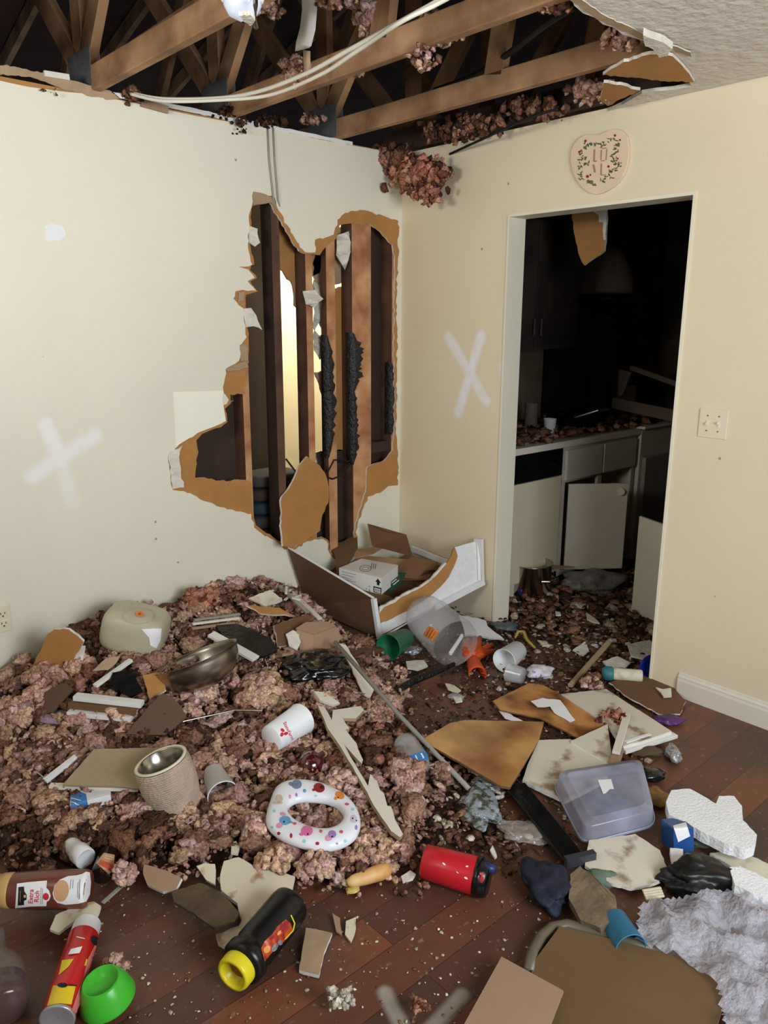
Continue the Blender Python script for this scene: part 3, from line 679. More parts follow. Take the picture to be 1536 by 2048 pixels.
hang([(1150, -10), (1158, -6), (1210, 32), (1290, 68), (1286, 80), (1200, 42), (1140, 0)], 2.425, 'tanpaper', 'thin tan torn paper edge along the remaining ceiling', seed=6)
hang([(1345, 92), (1382, 105), (1384, 115), (1372, 110), (1350, 104)], 2.42, 'tanpaper', 'small curled paper tip right of the white gypsum lump', .004, seed=7)

# ================================================================== INSULATION IN THE ATTIC (each hanging clump is a thing)
def fluffy(px, dist_fn, n, sx, sy, r, label, pal=PINKS, seed=1, name='insulation_clump', stringy=0, group='pink insulation clumps hanging from the ceiling'):
    rnd = random.Random(seed); np.random.seed(seed)
    P_ = []; S_ = []
    n = int(n*1.6); r *= .78
    for i in range(n):
        a = rnd.gauss(0, .42); c = rnd.gauss(0, .45)
        a = max(-1, min(1, a)); c = max(-1, min(1, c))
        q = dist_fn(px[0]+a*sx*(1-stringy*max(0, c)), px[1]+c*sy)+Vector((rnd.uniform(-.03, .03), rnd.uniform(-.03, .03), 0))
        P_.append(tuple(q)); S_.append(r*rnd.uniform(.4, 1.1)*(1-.4*abs(c)))
    o = scatter(name, P_, S_, 2, pal, k=8, amp=.8, fr=2.2, stretch=.5)
    return tag(o, label, 'insulation', group)
ORG = np.array([lin(c)[:3] for c in [(196, 140, 112), (170, 112, 88), (206, 156, 128), (120, 76, 60), (180, 122, 104), (90, 60, 50)]])
LP = [((835, 345), lambda a, c: PX(a, c, -.12), 150, 62, 42, .03, 'big brown-pink insulation tuft hanging in the room corner', ORG, .0),
      ((850, 385), lambda a, c: PX(a, c, -.14), 50, 30, 22, .026, 'lowest insulation tuft dangling under the corner tuft', ORG, 0),
      ((770, 318), lambda a, c: PX(a, c, -.12), 110, 40, 26, .03, 'dark brown insulation tuft on top of the left wall end', BROWNS, 0),
      ((600, 140), lambda a, c: PX(a, c, -1.03), 60, 32, 34, .024, 'pink insulation caught behind the dangling tape strip', PINKS, .6),
      ((742, 20), lambda a, c: PX(a, c, -1.03), 60, 24, 50, .024, 'long pink insulation string at the top centre', PINKS, .7),
      ((712, 120), lambda a, c: PX(a, c, -1.0), 40, 20, 30, .02, 'pink insulation hanging just left of the cable bend', PINKS, .5),
      ((880, 60), lambda a, c: PX(a, c, -1.0), 70, 42, 42, .02, 'pink insulation spread on the middle truss chord', PINKS, .5),
      ((850, 118), lambda a, c: PX(a, c, -1.05), 30, 12, 34, .014, 'thin forked pink insulation wisp below the middle chord', PINKS, .6),
      ((540, 20), lambda a, c: PX(a, c, -1.3), 20, 10, 24, .014, 'small tan insulation wisp right of the bulb', PINKS, .5),
      ((660, 0), lambda a, c: PX(a, c, -1.3), 26, 34, 12, .018, 'pink insulation wisp at the top frame edge by the tape', PINKS, 0),
      ((1100, 8), lambda a, c: PX(a, c, -1.0), 40, 30, 12, .018, 'orange-pink insulation at the upper right by the ceiling edge', ORG, 0),
      ((1250, 75), lambda a, c: PX(a, c, -.62), 60, 42, 26, .018, 'bright tan insulation along the torn ceiling edge', PINKS, 0),
      ((1180, 180), lambda a, c: PX(a, c, -.22), 60, 34, 26, .022, 'pale pink insulation tuft by the smaller ceiling fragment', PINKS, 0),
      ((1065, 215), lambda a, c: PX(a, c, -.1), 80, 60, 24, .022, 'dusky pink insulation over the doorway wall near the tear', BROWNS, 0),
      ((950, 250), lambda a, c: PX(a, c, -.1), 80, 60, 26, .022, 'dark pink insulation stuffed above the doorway wall', BROWNS, 0),
      ((890, 262), lambda a, c: PX(a, c, -.12), 60, 50, 26, .022, 'brown insulation behind the cable above the wall', BROWNS, 0),
      ((460, 220), lambda a, c: PY(a, c, -.03), 24, 22, 14, .016, 'sooty wisp on the wall top left of the wires', BROWNS[:4]*.4, 0),
      ((540, 240), lambda a, c: PY(a, c, -.03), 34, 24, 14, .016, 'dark sooty wisp where the two wires leave the attic', BROWNS[:4]*.45, 0),
      ((482, 250), lambda a, c: PY(a, c, -.03), 14, 5, 24, .01, 'sooty drip hanging on the left wall top', BROWNS[:4]*.4, .5),
      ((268, 188), lambda a, c: PY(a, c, -.03), 24, 12, 20, .016, 'brown insulation wisp where the cables meet the left wall', BROWNS, .4),
      ((98, 180), lambda a, c: PY(a, c, -.01), 8, 3, 16, .006, 'thin brown drip low on the left wall top', BROWNS, .4),
      ((620, 238), lambda a, c: PY(a, c, .05), 24, 16, 10, .018, 'tan insulation bits lodged on the top plate by the third web', PINKS, 0)]
for i, (px, fn, n, sx, sy, r, lb, pal, st) in enumerate(LP): fluffy(px, fn, n, sx, sy, r, lb, pal, seed=20+i, stringy=st)

# ================================================================== DECALS: printed marks laid onto the real surfaces
from mathutils.bvhtree import BVHTree
TREES = []
def tree_of(objs):
    V = []; F = []
    for o in objs:
        k = len(V); og = WO[o.name]
        V += [v.co+og for v in o.data.vertices]; F += [[i+k for i in p.vertices] for p in o.data.polygons]
    tr = BVHTree.FromPolygons(V, F); TREES.append((tr, objs[0])); return tr
def decal(name, objs, shapes, mat, parent, off=.0008, maxlen=4, label=None, down=0):
    """shapes: list of (verts2d, faces) in photo pixels"""
    tr = objs if isinstance(objs, BVHTree) else tree_of(objs)
    for q_, ob_ in TREES:
        if q_ is tr: parent = ob_
    if len(shapes) > 1 and name in ('elephant_print', 'bear_print', 'panel_lettering', 'flame_print', 'ear_print', 'pig_print', 'lilac_print', 'fox_print', 'cat_print', 'leaf_print', 'mouse_print', 'silver_print', 'yellow_print', 'dark_print', 'glow_print', 'wrapper_print', 'face_print'):
        for sh in shapes: decal(name, tr, [sh], mat, parent, off, maxlen, label, down)
        return None
    bm = bmesh.new()
    for v2, f2 in shapes:
        vs = [bm.verts.new((x, y, 0)) for x, y in v2]
        for f in f2:
            try: bm.faces.new([vs[i] for i in f])
            except ValueError: pass
    bmesh.ops.triangulate(bm, faces=bm.faces)
    for _ in range(4):
        le = [e for e in bm.edges if e.calc_length() > maxlen]
        if not le: break
        bmesh.ops.subdivide_edges(bm, edges=le, cuts=1, use_grid_fill=False); bmesh.ops.triangulate(bm, faces=bm.faces)
    out = []; ok = []
    for v in bm.verts:
        d = ray(v.co.x, v.co.y).normalized(); h = tr.ray_cast(CAM, d)
        if h[0] is None: out.append(Vector((0, 0, 0))); ok.append(False)
        else:
            n = h[1] if h[1].dot(d) < 0 else -h[1]
            out.append(h[0]+n*off-d*off*.3); ok.append(True)
    fs = []
    for f in bm.faces:
        ix = [v.index for v in f.verts]
        if all(ok[i] for i in ix) and max((out[ix[0]]-out[ix[1]]).length, (out[ix[1]]-out[ix[2]]).length) < .05: fs.append(ix)
    bm.verts.index_update()
    bm.free()
    used = sorted({i for f in fs for i in f}); mp_ = {i: k for k, i in enumerate(used)}
    if not fs: return None
    o = mesh(name, [out[i] for i in used], [[mp_[i] for i in f] for f in fs], mat, parent, True)
    if label: o['label'] = label
    return o
def ell(cx, cy, rx, ry=None, an=0, n=16):
    ry = ry or rx; c, s = math.cos(math.radians(an)), math.sin(math.radians(an))
    v = [(cx, cy)]+[(cx+rx*math.cos(t)*c-ry*math.sin(t)*s, cy+rx*math.cos(t)*s+ry*math.sin(t)*c) for t in [2*math.pi*i/n for i in range(n)]]
    return v, [(0, 1+i, 1+(i+1) % n) for i in range(n)]
def pg(pts):
    tr = tessellate_polygon([[Vector((x, y, 0)) for x, y in pts]]); return list(pts), [tuple(t) for t in tr]
def stroke(x0, y0, x1, y1, w_):
    d = math.hypot(x1-x0, y1-y0); nx, ny = -(y1-y0)/d*w_/2, (x1-x0)/d*w_/2
    return [(x0+nx, y0+ny), (x1+nx, y1+ny), (x1-nx, y1-ny), (x0-nx, y0-ny)], [(0, 1, 2, 3)]
def txt(s_, cx, cy, size, ang, sx=1.0):
    """ang: direction of reading in photo degrees (0 right, 90 down)"""
    v, f = text2d(s_, size); c, s = math.cos(math.radians(ang)), math.sin(math.radians(ang))
    return [(cx+x*sx*c+y*s, cy+x*sx*s-y*c) for x, y in v], f
flat = lambda n, c, r=.5, **k: M(n, c, rough=r, var=.03, **k)
flat('print_red', (206, 40, 52)); flat('print_black', (20, 20, 24)); flat('print_grey', (120, 120, 128)); flat('print_white', (238, 238, 240))
flat('print_blue', (60, 128, 190)); flat('print_pink', (228, 130, 170)); flat('print_purple', (156, 130, 196)); flat('print_orange', (226, 140, 60)); flat('print_teal', (150, 212, 220)); flat('print_yellow', (228, 200, 40)); flat('print_tan', (204, 160, 116)); flat('print_slate', (120, 140, 170)); flat('print_maroon', (150, 30, 40))
flat('print_green', (40, 90, 62)); flat('print_olive', (96, 100, 70)); flat('print_rose', (176, 130, 112))

# ================================================================== WALL FITTINGS
# heart-shaped plaque over the doorway
hc = PX(1195, 322, 0); s_ = .115
def heart(t, k=1):
    x = 16*math.sin(t)**3; y = 13*math.cos(t)-5*math.cos(2*t)-2*math.cos(3*t)-math.cos(4*t)
    return x/16, y/15
prof = []
hp = [(1187, 268), (1196, 269), (1203, 267), (1213, 262), (1226, 258), (1238, 258), (1247, 263), (1254, 273), (1257, 290), (1257, 312), (1254, 332), (1247, 350), (1236, 365), (1222, 377), (1206, 386), (1192, 389), (1179, 386), (1165, 376), (1153, 361), (1145, 343), (1141, 322), (1142, 302), (1148, 287), (1158, 276), (1171, 269)]
t = thing('heart_plaque', 'pale heart-shaped plaque with green garland above the doorway', 'wall plaque', PX(1195, 389, -.007))
b = MB(); b.poly([PX(a, c, -.014) for a, c in hp], .013, nrm=Vector((-1, 0, 0))); M('plaque', (222, 200, 168), rough=.35, var=.05, c2=(232, 208, 180))
hb = b.build('board', 'plaque', t); bevel(hb, .005, 3)
tr_ = BVHTree.FromPolygons([PX(a, c, -.0143) for a, c in hp], [list(range(len(hp)))])
gr = []; rnd = random.Random(4)
ring = [(1172, 288), (1180, 287), (1190, 290), (1200, 290), (1210, 287), (1220, 280), (1230, 281), (1236, 286), (1233, 295), (1233, 304), (1226, 312), (1225, 320), (1231, 326), (1236, 333), (1229, 338), (1222, 343), (1222, 352), (1212, 356), (1205, 362), (1190, 367), (1182, 364), (1175, 361), (1163, 356), (1161, 346), (1160, 336), (1166, 330), (1161, 322), (1170, 318), (1162, 312), (1163, 304), (1170, 296), (1174, 327), (1230, 318), (1238, 330)]
for x, y in ring:
    for k in range(4):
        a = rnd.uniform(0, 180); gr.append(ell(x+rnd.uniform(-4, 4), y+rnd.uniform(-4, 4), rnd.uniform(2, 4.2), rnd.uniform(.8, 1.6), a, 8))
decal('garland_print', tr_, gr, 'print_olive', t, label='green leafy garland print')
decal('letter_print', tr_, [stroke(1189, 299, 1188, 323, 3.4), stroke(1188, 323, 1194, 322, 2.5), stroke(1203, 300, 1202, 320, 2.4), stroke(1214, 298, 1212, 320, 2.2), stroke(1204, 297, 1213, 296, 2), stroke(1202, 322, 1210, 321, 2), stroke(1187, 329, 1190, 345, 4), stroke(1203, 327, 1202, 350, 3), stroke(1202, 350, 1212, 350, 2)], 'print_rose', t)
decal('berry_print', tr_, [ell(1171, 282, 2.6), ell(1159, 304, 2.6), ell(1230, 271, 2.4), ell(1217, 333, 2.6), ell(1240, 280, 2), ell(1175, 353, 3), ell(1181, 350, 2), ell(1236, 317, 1.8)], 'print_maroon', t)
# double light switch
def wall_plate(name, cpt, ux, label, cat, w_, h_, gang):
    t = thing(name, label, cat, cpt-Vector((0, 0, h_/2)))
    n = Vector((-1, 0, 0)) if ux == 'y' else Vector((0, -1, 0)); r = Vector((0, -1, 0)) if ux == 'y' else Vector((1, 0, 0)); u = Vector((0, 0, 1))
    def bx(nm, cx, cz, ww, hh, d0, d1, mat, bev=.0015):
        v = [cpt+r*(cx+a*ww/2)+u*(cz+c*hh/2)+n*d for d in (d0, d1) for a, c in ((-1, -1), (1, -1), (1, 1), (-1, 1))]
        o = mesh(nm, v, [(0, 1, 2, 3), (7, 6, 5, 4), (0, 4, 5, 1), (1, 5, 6, 2), (2, 6, 7, 3), (3, 7, 4, 0)], mat, t); fixn(o); return bevel(o, bev) if bev else o
    bx('cover_plate', 0, 0, w_, h_, 0, .006, 'cream_plastic', .004)
    return t, bx
t, bx = wall_plate('light_switch', PX(1427, 847, 0), 'y', 'cream double light switch plate right of the doorway', 'light switch', .117, .117, 2)
for c_, up in ((-.023, -.3), (.023, .5)):
    bx('toggle', c_, 0, .009, .022, .004, .009, 'cream_plastic'); bx('toggle', c_, .004*up*2, .007, .01, .008, .018, 'cream_plastic')
    for z_ in (.03, -.03): bx('screw', c_, z_, .006, .006, .005, .008, 'darksteel', .001)
t, bx = wall_plate('wall_outlet', PY(3, 1238, 0), 'x', 'cream duplex power outlet low on the left wall at the frame edge', 'power outlet', .07, .114, 1)
for z_ in (.021, -.021):
    bx('receptacle', 0.004, z_, .034, .03, .005, .008, 'cream_plastic', .003)
    for dx, dz, ww, hh in ((-.007, .004, .003, .009), (.009, .004, .003, .008), (.001, -.008, .006, .006)): bx('slot', .004+dx, z_+dz, ww, hh, .0075, .0085, 'black_matte', 0)

# ================================================================== KITCHEN
KY = -.6
def kx(px, py): return PY(px, py, KY)
b = MB(); xe = kx(1276, 862).x
b.box((T+.01, KY-.02, .872), (xe, -.01, .91)); ct = bevel(b.build('countertop', 'trim_white'), .004); tag(ct, 'pale worktop running along the dark kitchen wall, strewn with rubble', 'worktop')
t = thing('dishwasher', 'cream dishwasher with black control panel just inside the doorway', 'dishwasher', (.4, -.3, 0))
x1 = kx(1121, 1000).x; zb = .12
b = MB(); b.box((T+.015, KY+.03, 0), (x1-.01, -.02, .868)); b.build('body', 'cabinet_white', t)
b = MB(); b.box((T+.015, KY-.005, zb), (x1-.01, KY+.028, kx(1022, 972).z)); bevel(b.build('door_panel', M('dish_cream', (216, 206, 176), rough=.35, var=.05), t), .004)
b = MB(); b.box((T+.015, KY-.008, kx(1022, 972).z+.004), (x1-.01, KY+.028, .866)); bevel(b.build('control_panel', 'black_plastic', t), .004)
b = MB(); b.tube([Vector((x1-.09, KY-.012, .78)), Vector((x1-.09, KY-.03, .78))], .02, 16); b.build('dial', 'black_plastic', t)
t = thing('base_cabinet', 'white base cabinet with two drawers and an open dark cupboard', 'cabinet', ((x1+xe)/2, -.3, 0))
b = MB(); x2 = xe-.01
for a, c in ((x1, x1+.035), ((x1+x2)/2-.02, (x1+x2)/2+.02), (x2-.035, x2)): b.box((a, KY, .08), (c, KY+.02, .868))
for z0, z1 in ((.08, .11), (.655, .68), (.845, .868)): b.box((x1, KY+.001, z0), (x2, KY+.019, z1))
b.box((x1, KY+.02, .08), (x1+.018, -.02, .868)); b.box((x2-.018, KY+.02, .08), (x2, -.02, .868)); b.box((x1, -.04, .08), (x2, -.02, .868)); b.box((x1, KY+.02, .08), (x2, -.04, .1)); b.box((x1, KY+.06, 0), (x2, KY+.075, .08))
b.build('carcass', 'cabinet_white', t)
for a, c in ((x1+.02, (x1+x2)/2-.008), ((x1+x2)/2+.008, x2-.02)):
    b = MB(); b.box((a, KY-.018, .67), (c, KY-.001, .85)); d = bevel(b.build('drawer_front', 'cabinet_white', t), .003)
b = MB(); b.bar((x1+.06, -.45, .11), (x1+.06, -.45, .5), .12, .12); b.build('shelf_contents', 'black_matte', t)
# swung open cupboard door
q0 = PY(1128, 1112, KY-.03); hinge = Vector((x1+.045, KY-.02, 0)); e = PZ(1243, 1136, .12)
b = MB(); d0 = Vector((hinge.x, hinge.y, .12)); d1 = Vector((e.x, e.y, .12)); dn = (d1-d0).normalized(); nn = Vector((dn.y, -dn.x, 0))*.009
b.add([d0-nn, d1-nn, d1+nn, d0+nn]+[v+Vector((0, 0, .53)) for v in (d0-nn, d1-nn, d1+nn, d0+nn)], [(0, 3, 2, 1), (4, 5, 6, 7), (0, 1, 5, 4), (1, 2, 6, 5), (2, 3, 7, 6), (3, 0, 4, 7)])
dr = fixn(b.build('cabinet_door', 'cabinet_white', t)); bevel(dr, .003); dr['label'] = 'white cupboard door swung open'
b = MB(); kp = d1-(d1-d0).normalized()*.045+Vector((0, 0, .48))-nn*1.2 if nn.dot(CAM-d1) < 0 else d1-(d1-d0).normalized()*.045+Vector((0, 0, .48))+nn*1.2
b.tube([kp, kp+(CAM-kp).normalized()*.02], [.018, .022], 16); b.build('knob', 'darksteel', dr)
# cooker at the end of the worktop
t = thing('kitchen_range', 'off-white cooker at the far end of the worktop', 'cooker', (xe+.4, -.3, 0))
xr = xe+.012; b = MB(); b.box((xr, KY-.02, .02), (xr+.74, -.06, .90)); bevel(b.build('body', 'cabinet_white', t), .006)
b = MB(); b.box((xr-.005, KY-.045, .905), (xr+.745, -.05, .925)); bevel(b.build('cooktop', 'trim_white', t), .006)
b = MB(); b.box((xr+.03, KY-.05, .22), (xr+.71, KY-.021, .72)); bevel(b.build('oven_door', M('grey_enamel', (150, 146, 138), rough=.3), t), .006)
b = MB(); b.box((xr, -.12, .925), (xr+.74, -.05, 1.12)); bevel(b.build('back_panel', 'cabinet_white', t), .006)
for k in range(4):
    b = MB(); c_ = Vector((xr+.19+.36*(k % 2), -.22-.26*(k//2), .926))
    b.tube([c_, c_+Vector((0, 0, .012))], .09 if k % 2 else .075, 20); b.build('burner', 'black_matte', t)
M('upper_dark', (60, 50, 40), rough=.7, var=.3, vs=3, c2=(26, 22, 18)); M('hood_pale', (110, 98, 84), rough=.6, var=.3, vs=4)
# long fallen drawer front / shelf board lying over the cooker
b = MB(); b.bar(PX(1200, 800, 1.7), PX(1352, 832, 1.3), .02, .07); tag(b.build('fallen_shelf', 'hood_pale'), 'long pale board fallen across the far end of the worktop', 'board')
b = MB(); b.poly([PX(a, c, 1.7) for a, c in [(1200, 728), (1262, 745), (1245, 790), (1196, 800)]], .02); tag(b.build('leaning_board', 'hood_pale'), 'slanting pale panel standing behind the worktop rubble', 'board')
b = MB(); b.bar(PX(1262, 735, 1.75), PX(1375, 775, 1.4), .02, .03); tag(b.build('fallen_rail', 'hood_pale'), 'thin pale rail leaning above the fallen shelf', 'board')
# leaned white door near the right jamb
b = MB(); b.poly([PZ(1262, 1226, .0)+Vector((0, 0, .56)), PZ(1335, 1262, .0)+Vector((0, 0, .555)), PZ(1335, 1262, 0), PZ(1262, 1226, 0)], .018)
o = bevel(fixn(b.build('loose_cupboard_front', 'cabinet_white')), .003); tag(o, 'loose white cabinet door standing upright by the right door jamb', 'cabinet door')
# wall cupboards, hood and hanging things (dark)
t = thing('wall_cabinet', 'dark wall cupboard hanging above the worktop', 'cabinet', (.7, -.16, 1.38))
xa, xb = kx(1056, 600).x, PY(1160, 600, -.33).x
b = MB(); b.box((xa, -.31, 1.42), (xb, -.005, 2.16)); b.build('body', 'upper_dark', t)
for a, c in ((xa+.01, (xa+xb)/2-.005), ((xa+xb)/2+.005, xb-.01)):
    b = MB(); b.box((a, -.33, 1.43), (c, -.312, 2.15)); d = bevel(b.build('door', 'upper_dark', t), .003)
    b = MB(); hx = c-.03 if a < (xa+xb)/2-.1 else a+.03; b.tube([Vector((hx, -.345, 1.5)), Vector((hx, -.345, 1.6))], .006, 8); b.build('handle', 'darksteel', d)
t = thing('range_hood', 'pale rounded range hood hanging over the cooker', 'range hood', PY(1200, 580, -.3))
b = MB(); v, F = ico(4); v = v.copy(); cc = PY(1210, 585, -.3)
hv = [Vector((cc.x-.03+p[0]*.19, -.3+p[1]*.2, cc.z+(max(p[2], 0)*.30+min(p[2], 0)*.03))) for p in v]
mesh('hood_shell', hv, [tuple(f) for f in F], 'hood_pale', t, True)
b = MB(); b.box((cc.x-.2, -.48, cc.z-.05), (cc.x+.14, -.12, cc.z-.032)); b.build('grease_filter', 'black_matte', t)
t = thing('microwave', 'black microwave sitting on the worktop corner in the dark', 'microwave', PY(1190, 720, -.25))
cc = PY(1185, 700, -.25); b = MB(); b.box((cc.x-.22, -.36, .95), (cc.x+.13, -.03, cc.z+.28)); b.build('body', 'black_matte', t)
b = MB(); b.box((cc.x-.2, -.37, 1.0), (cc.x+.02, -.361, cc.z+.22)); b.build('door', 'black_plastic', t)
# drywall hanging from the kitchen ceiling
b = MB(); b.poly([PX(a, c, .55) for a, c in jag([(1140, 400), (1213, 395), (1213, 430), (1211, 480), (1208, 502), (1190, 515), (1168, 531), (1156, 505), (1148, 465)], 1.2, 9, 4)], .013, 0, me=1)
t = tag(b.build('hanging_drywall', ['paper', 'gypsum']), 'brown pointed drywall piece dangling from the kitchen ceiling', 'drywall')
b = MB(); b.poly([PX(a, c, .545) for a, c in jag([(1166, 398), (1213, 393), (1213, 428), (1211, 480), (1207, 480), (1206, 445), (1198, 444), (1196, 430), (1182, 419)], 1.2, 6, 5)], .006)
b.build('torn_white_face', 'gypsum', t)
# things on the kitchen worktop
def cupv(name, p0, p1, r0, r1, mats, label, cat, n=28, rim=.0015, wall=.0015, group=None, innermat=0):
    """open beaker: p0 closed base centre, p1 open mouth centre"""
    t = thing(name, label, cat, (p0+p1)/2-Vector((0, 0, r1)), group)
    o = lathe_o('body', p0, p1, [(0, .001, 0), (0, r0*.93, 0), (.02, r0, 0), (.97, r1, 0), (.985, r1+rim, 0), (1, r1+rim*.6, 0), (.99, r1-wall, innermat), (.04, r0-wall, innermat), (.04, .001, innermat)], mats, t, n)
    return t, o
c0 = PY(1100, 838, -.45); t, o = cupv('cup', Vector((c0.x, c0.y, .912)), Vector((c0.x, c0.y, 1.02)), .03, .038, ['foam'], 'pale upright cup among the rubble on the worktop', 'cup')
c0 = PY(1065, 770, -.3); t, o = cupv('jar', Vector((c0.x, c0.y, .912)), Vector((c0.x, c0.y, 1.1)), .04, .04, [M('grey_jar', (110, 104, 96), rough=.4)], 'grey tall jar standing at the back of the worktop', 'jar')
c0 = Vector((PY(1155, 860, -.4).x, -.4, .915)); t = thing('cooking_pot', 'black pot with curved handle in the worktop rubble', 'pot', c0)
lathe_o('pot_body', c0, c0+Vector((0, 0, .11)), [(0, .09), (.05, .12), (.9, .125), (1, .13), (.97, .118), (.1, .11), (.1, .001)], 'black_plastic', t, cap=(True, False))
b = MB(); b.tube([c0+Vector((-.12, -.05, .09)), c0+Vector((-.05, -.17, .14)), c0+Vector((.06, -.17, .14)), c0+Vector((.12, -.05, .09))], .008, 8); b.build('handle', 'darksteel', t)
np.random.seed(3); rnd = random.Random(3)
P_ = [(rnd.uniform(T+.05, xe+.5), rnd.uniform(-.6, -.05), .92+rnd.uniform(0, .04)) for _ in range(420)]
tag(scatter('worktop_rubble', P_, [rnd.uniform(.01, .035) for _ in P_], 2, BROWNS, flat=.6, amp=.8), 'brown insulation and burnt bits covering the kitchen worktop', 'rubble', kind='stuff')
# stainless stock pot on the kitchen floor
a = PZ(1058, 1185, .03); r = 42*mpp(a); c0 = Vector((a.x, a.y, .03)); t = thing('stock_pot', 'stainless stock pot on the kitchen floor beside the left jamb', 'pot', c0)
lathe_o('pot_body', c0, c0+Vector((0, 0, .19)), [(0, .01), (0, r*.95), (.04, r), (.96, r), (.98, r+.006), (1, r+.006), (1, r-.003), (.1, r-.004), (.1, .01)], 'steel', t)
b = MB(); b.tube([c0+Vector((-r*.4, -r, .11)), c0+Vector((-r*.25, -r-.04, .115)), c0+Vector((r*.25, -r-.04, .115)), c0+Vector((r*.4, -r, .11))], .005, 8); b.build('handle', 'steel', t)
sheet('torn_board', [(1012, 1122, .15), (1035, 1122, .15), (1110, 1130, .13), (1150, 1133, .12), (1100, 1140, .13), (1050, 1138, .15)], .004, 'tanpaper', 'pale torn board lying across the stock pot', 'board')

# ================================================================== RUBBLE HEAP
np.random.seed(11)
# uneven bed of dirt and trodden insulation
gx = np.arange(-3.3, .1, .022); gy = np.arange(-2.05, -.004, .022); V = []; C = []; F = []
def bedz(x, y):
    n = noise.noise(Vector((x*6, y*6, 0)))*.5+noise.noise(Vector((x*17, y*17, 4)))*.35+abs(noise.noise(Vector((x*40, y*40, 2))))*.3
    edge = sst(.0, .5, (-.9-y)*-1+.9*0) if False else 1
    h = heap(x, y)
    return h-.012+(.012+.18*h)*n-.02*sst(-1.25, -1.75, y)-.012*sst(-1.0, -.5, x)
for y in gy:
    for x in gx:
        V.append((x, y, bedz(x, y))); k = noise.noise(Vector((x*9, y*9, 7)))*.5+.5; c = np.array(BROWNS[3])*(1-k)+np.array(BROWNS[5])*.75*k; C.append(tuple(c*1.0)+(1,))
nx, ny = len(gx), len(gy)
BEDP = [[tuple(G(*q)[:2]) for q in [(-60, 1330), (80, 1300), (180, 1230), (560, 1130), (800, 1090), (900, 1330), (860, 1500), (900, 1560), (1000, 1600), (820, 1690), (700, 1740), (560, 1720), (440, 1690), (300, 1700), (60, 1700), (-60, 1700)]]]
for j in range(ny-1):
    for i in range(nx-1):
        if not inpoly(gx[i], min(gy[j], -.03), BEDP[0]): continue
        F.append((j*nx+i, j*nx+i+1, (j+1)*nx+i+1, (j+1)*nx+i))
tag(mesh('rubble_bed', np.array(V), F, 'fluff', None, True, cols=C), 'brown trodden dirt and insulation bed covering the floor below the walls', 'rubble', kind='stuff')
def lay(poly, n, r0, r1, z0=.0, z1=.05, seed=1, up=1.0, avoid=None):
    pts = fill(poly, n, seed); rnd = random.Random(seed+1); P_ = []; S_ = []
    for x, y in pts:
        r = rnd.uniform(r0, r1)*rnd.uniform(.6, 1); P_.append((x, y, heap(x, y)+rnd.uniform(z0, z1)*up+r*.3)); S_.append(r)
    return P_, S_
def stuff(name, regs, sub, label, pal=PINKS, **k):
    P_ = []; S_ = []
    for rg in regs:
        a, c = lay(*rg[:-1], seed=rg[-1]); P_ += a; S_ += c
    return tag(scatter(name, P_, S_, sub, pal, **k), label, 'insulation', kind='stuff')
LEFTP = [(0, 1345), (80, 1330), (180, 1250), (260, 1215), (330, 1230), (400, 1195), (560, 1175), (640, 1240), (740, 1300), (820, 1370), (790, 1420), (850, 1500), (900, 1560), (820, 1700), (790, 1760), (700, 1770), (600, 1730), (440, 1700), (300, 1740), (190, 1700), (60, 1760), (0, 1740)]
stuff('pink_insulation', [(LEFTP, 1500, .014, .036, -.008, .03, 1), ([(430, 1450), (560, 1500), (720, 1560), (800, 1700), (780, 1750), (620, 1740), (560, 1560), (420, 1540)], 340, .012, .026, 0, .025, 2), ([(0, 1440), (260, 1350), (400, 1400), (420, 1700), (0, 1700)], 520, .012, .034, 0, .035, 3), ([(690, 1320), (760, 1340), (860, 1540), (800, 1600), (700, 1420)], 300, .010, .026, 0, .03, 4)], 3,
      'crumbled pink insulation spread thickly over the left half of the floor', amp=.85, fr=1.5, stretch=.5, flat=.75, patchy=.2)
stuff('insulation_shreds', [(LEFTP, 7000, .004, .013, 0, .045, 6), ([(300, 1600), (860, 1600), (860, 1800), (560, 1780), (150, 1760)], 700, .004, .010, 0, .012, 7)], 1,
      'fine pink and brown insulation shreds between the larger lumps', amp=.9, fr=2.2, stretch=.7, patchy=.1)
stuff('floor_crumbs', [([(640, 1250), (1000, 1190), (1300, 1330), (1330, 1390), (1250, 1700), (1000, 1760), (820, 1660), (800, 1480), (700, 1350)], 2600, .003, .011, -.004, .008, 8), ([(1000, 1200), (1080, 1190), (1270, 1225), (1310, 1330), (1250, 1400), (900, 1400)], 900, .004, .016, -.004, .01, 9), ([(880, 1480), (1000, 1560), (1040, 1720), (860, 1700), (800, 1600)], 600, .004, .015, 0, .015, 10)], 1,
      'plaster crumbs, dirt and splinters strewn over the floor towards the doorway', pal=np.vstack([CHIPS*.8, BROWNS*.8, BROWNS*.6]), amp=.9, fr=2.5, stretch=.7, flat=.5)
kp = [(T+random.uniform(0, 1.3), -random.uniform(.45, 1.75)) for _ in range(1500)]
tag(scatter('kitchen_floor_rubble', [(x, y, .01+.05*sst(-1.3, -.6, y)*random.random()) for x, y in kp], [random.uniform(.008, .034) for _ in kp], 1, np.vstack([BROWNS, CHIPS[2:6]*.7]), amp=.9, flat=.5, stretch=.6), 'brown rubble covering the kitchen floor beyond the doorway', 'rubble', kind='stuff')
np.random.seed(15); rnd = random.Random(15)
P_ = []; S_ = []
for _ in range(420):
    a = rnd.uniform(120, 1100); c = rnd.uniform(1770, 2048); q = PZ(a, c, .002); P_.append(tuple(q)); S_.append(rnd.uniform(.001, .0045))
tag(scatter('plaster_specks', P_, S_, 1, CHIPS[:3], flat=.5, amp=.8), 'tiny white plaster specks on the bare laminate in front', 'rubble', kind='stuff')

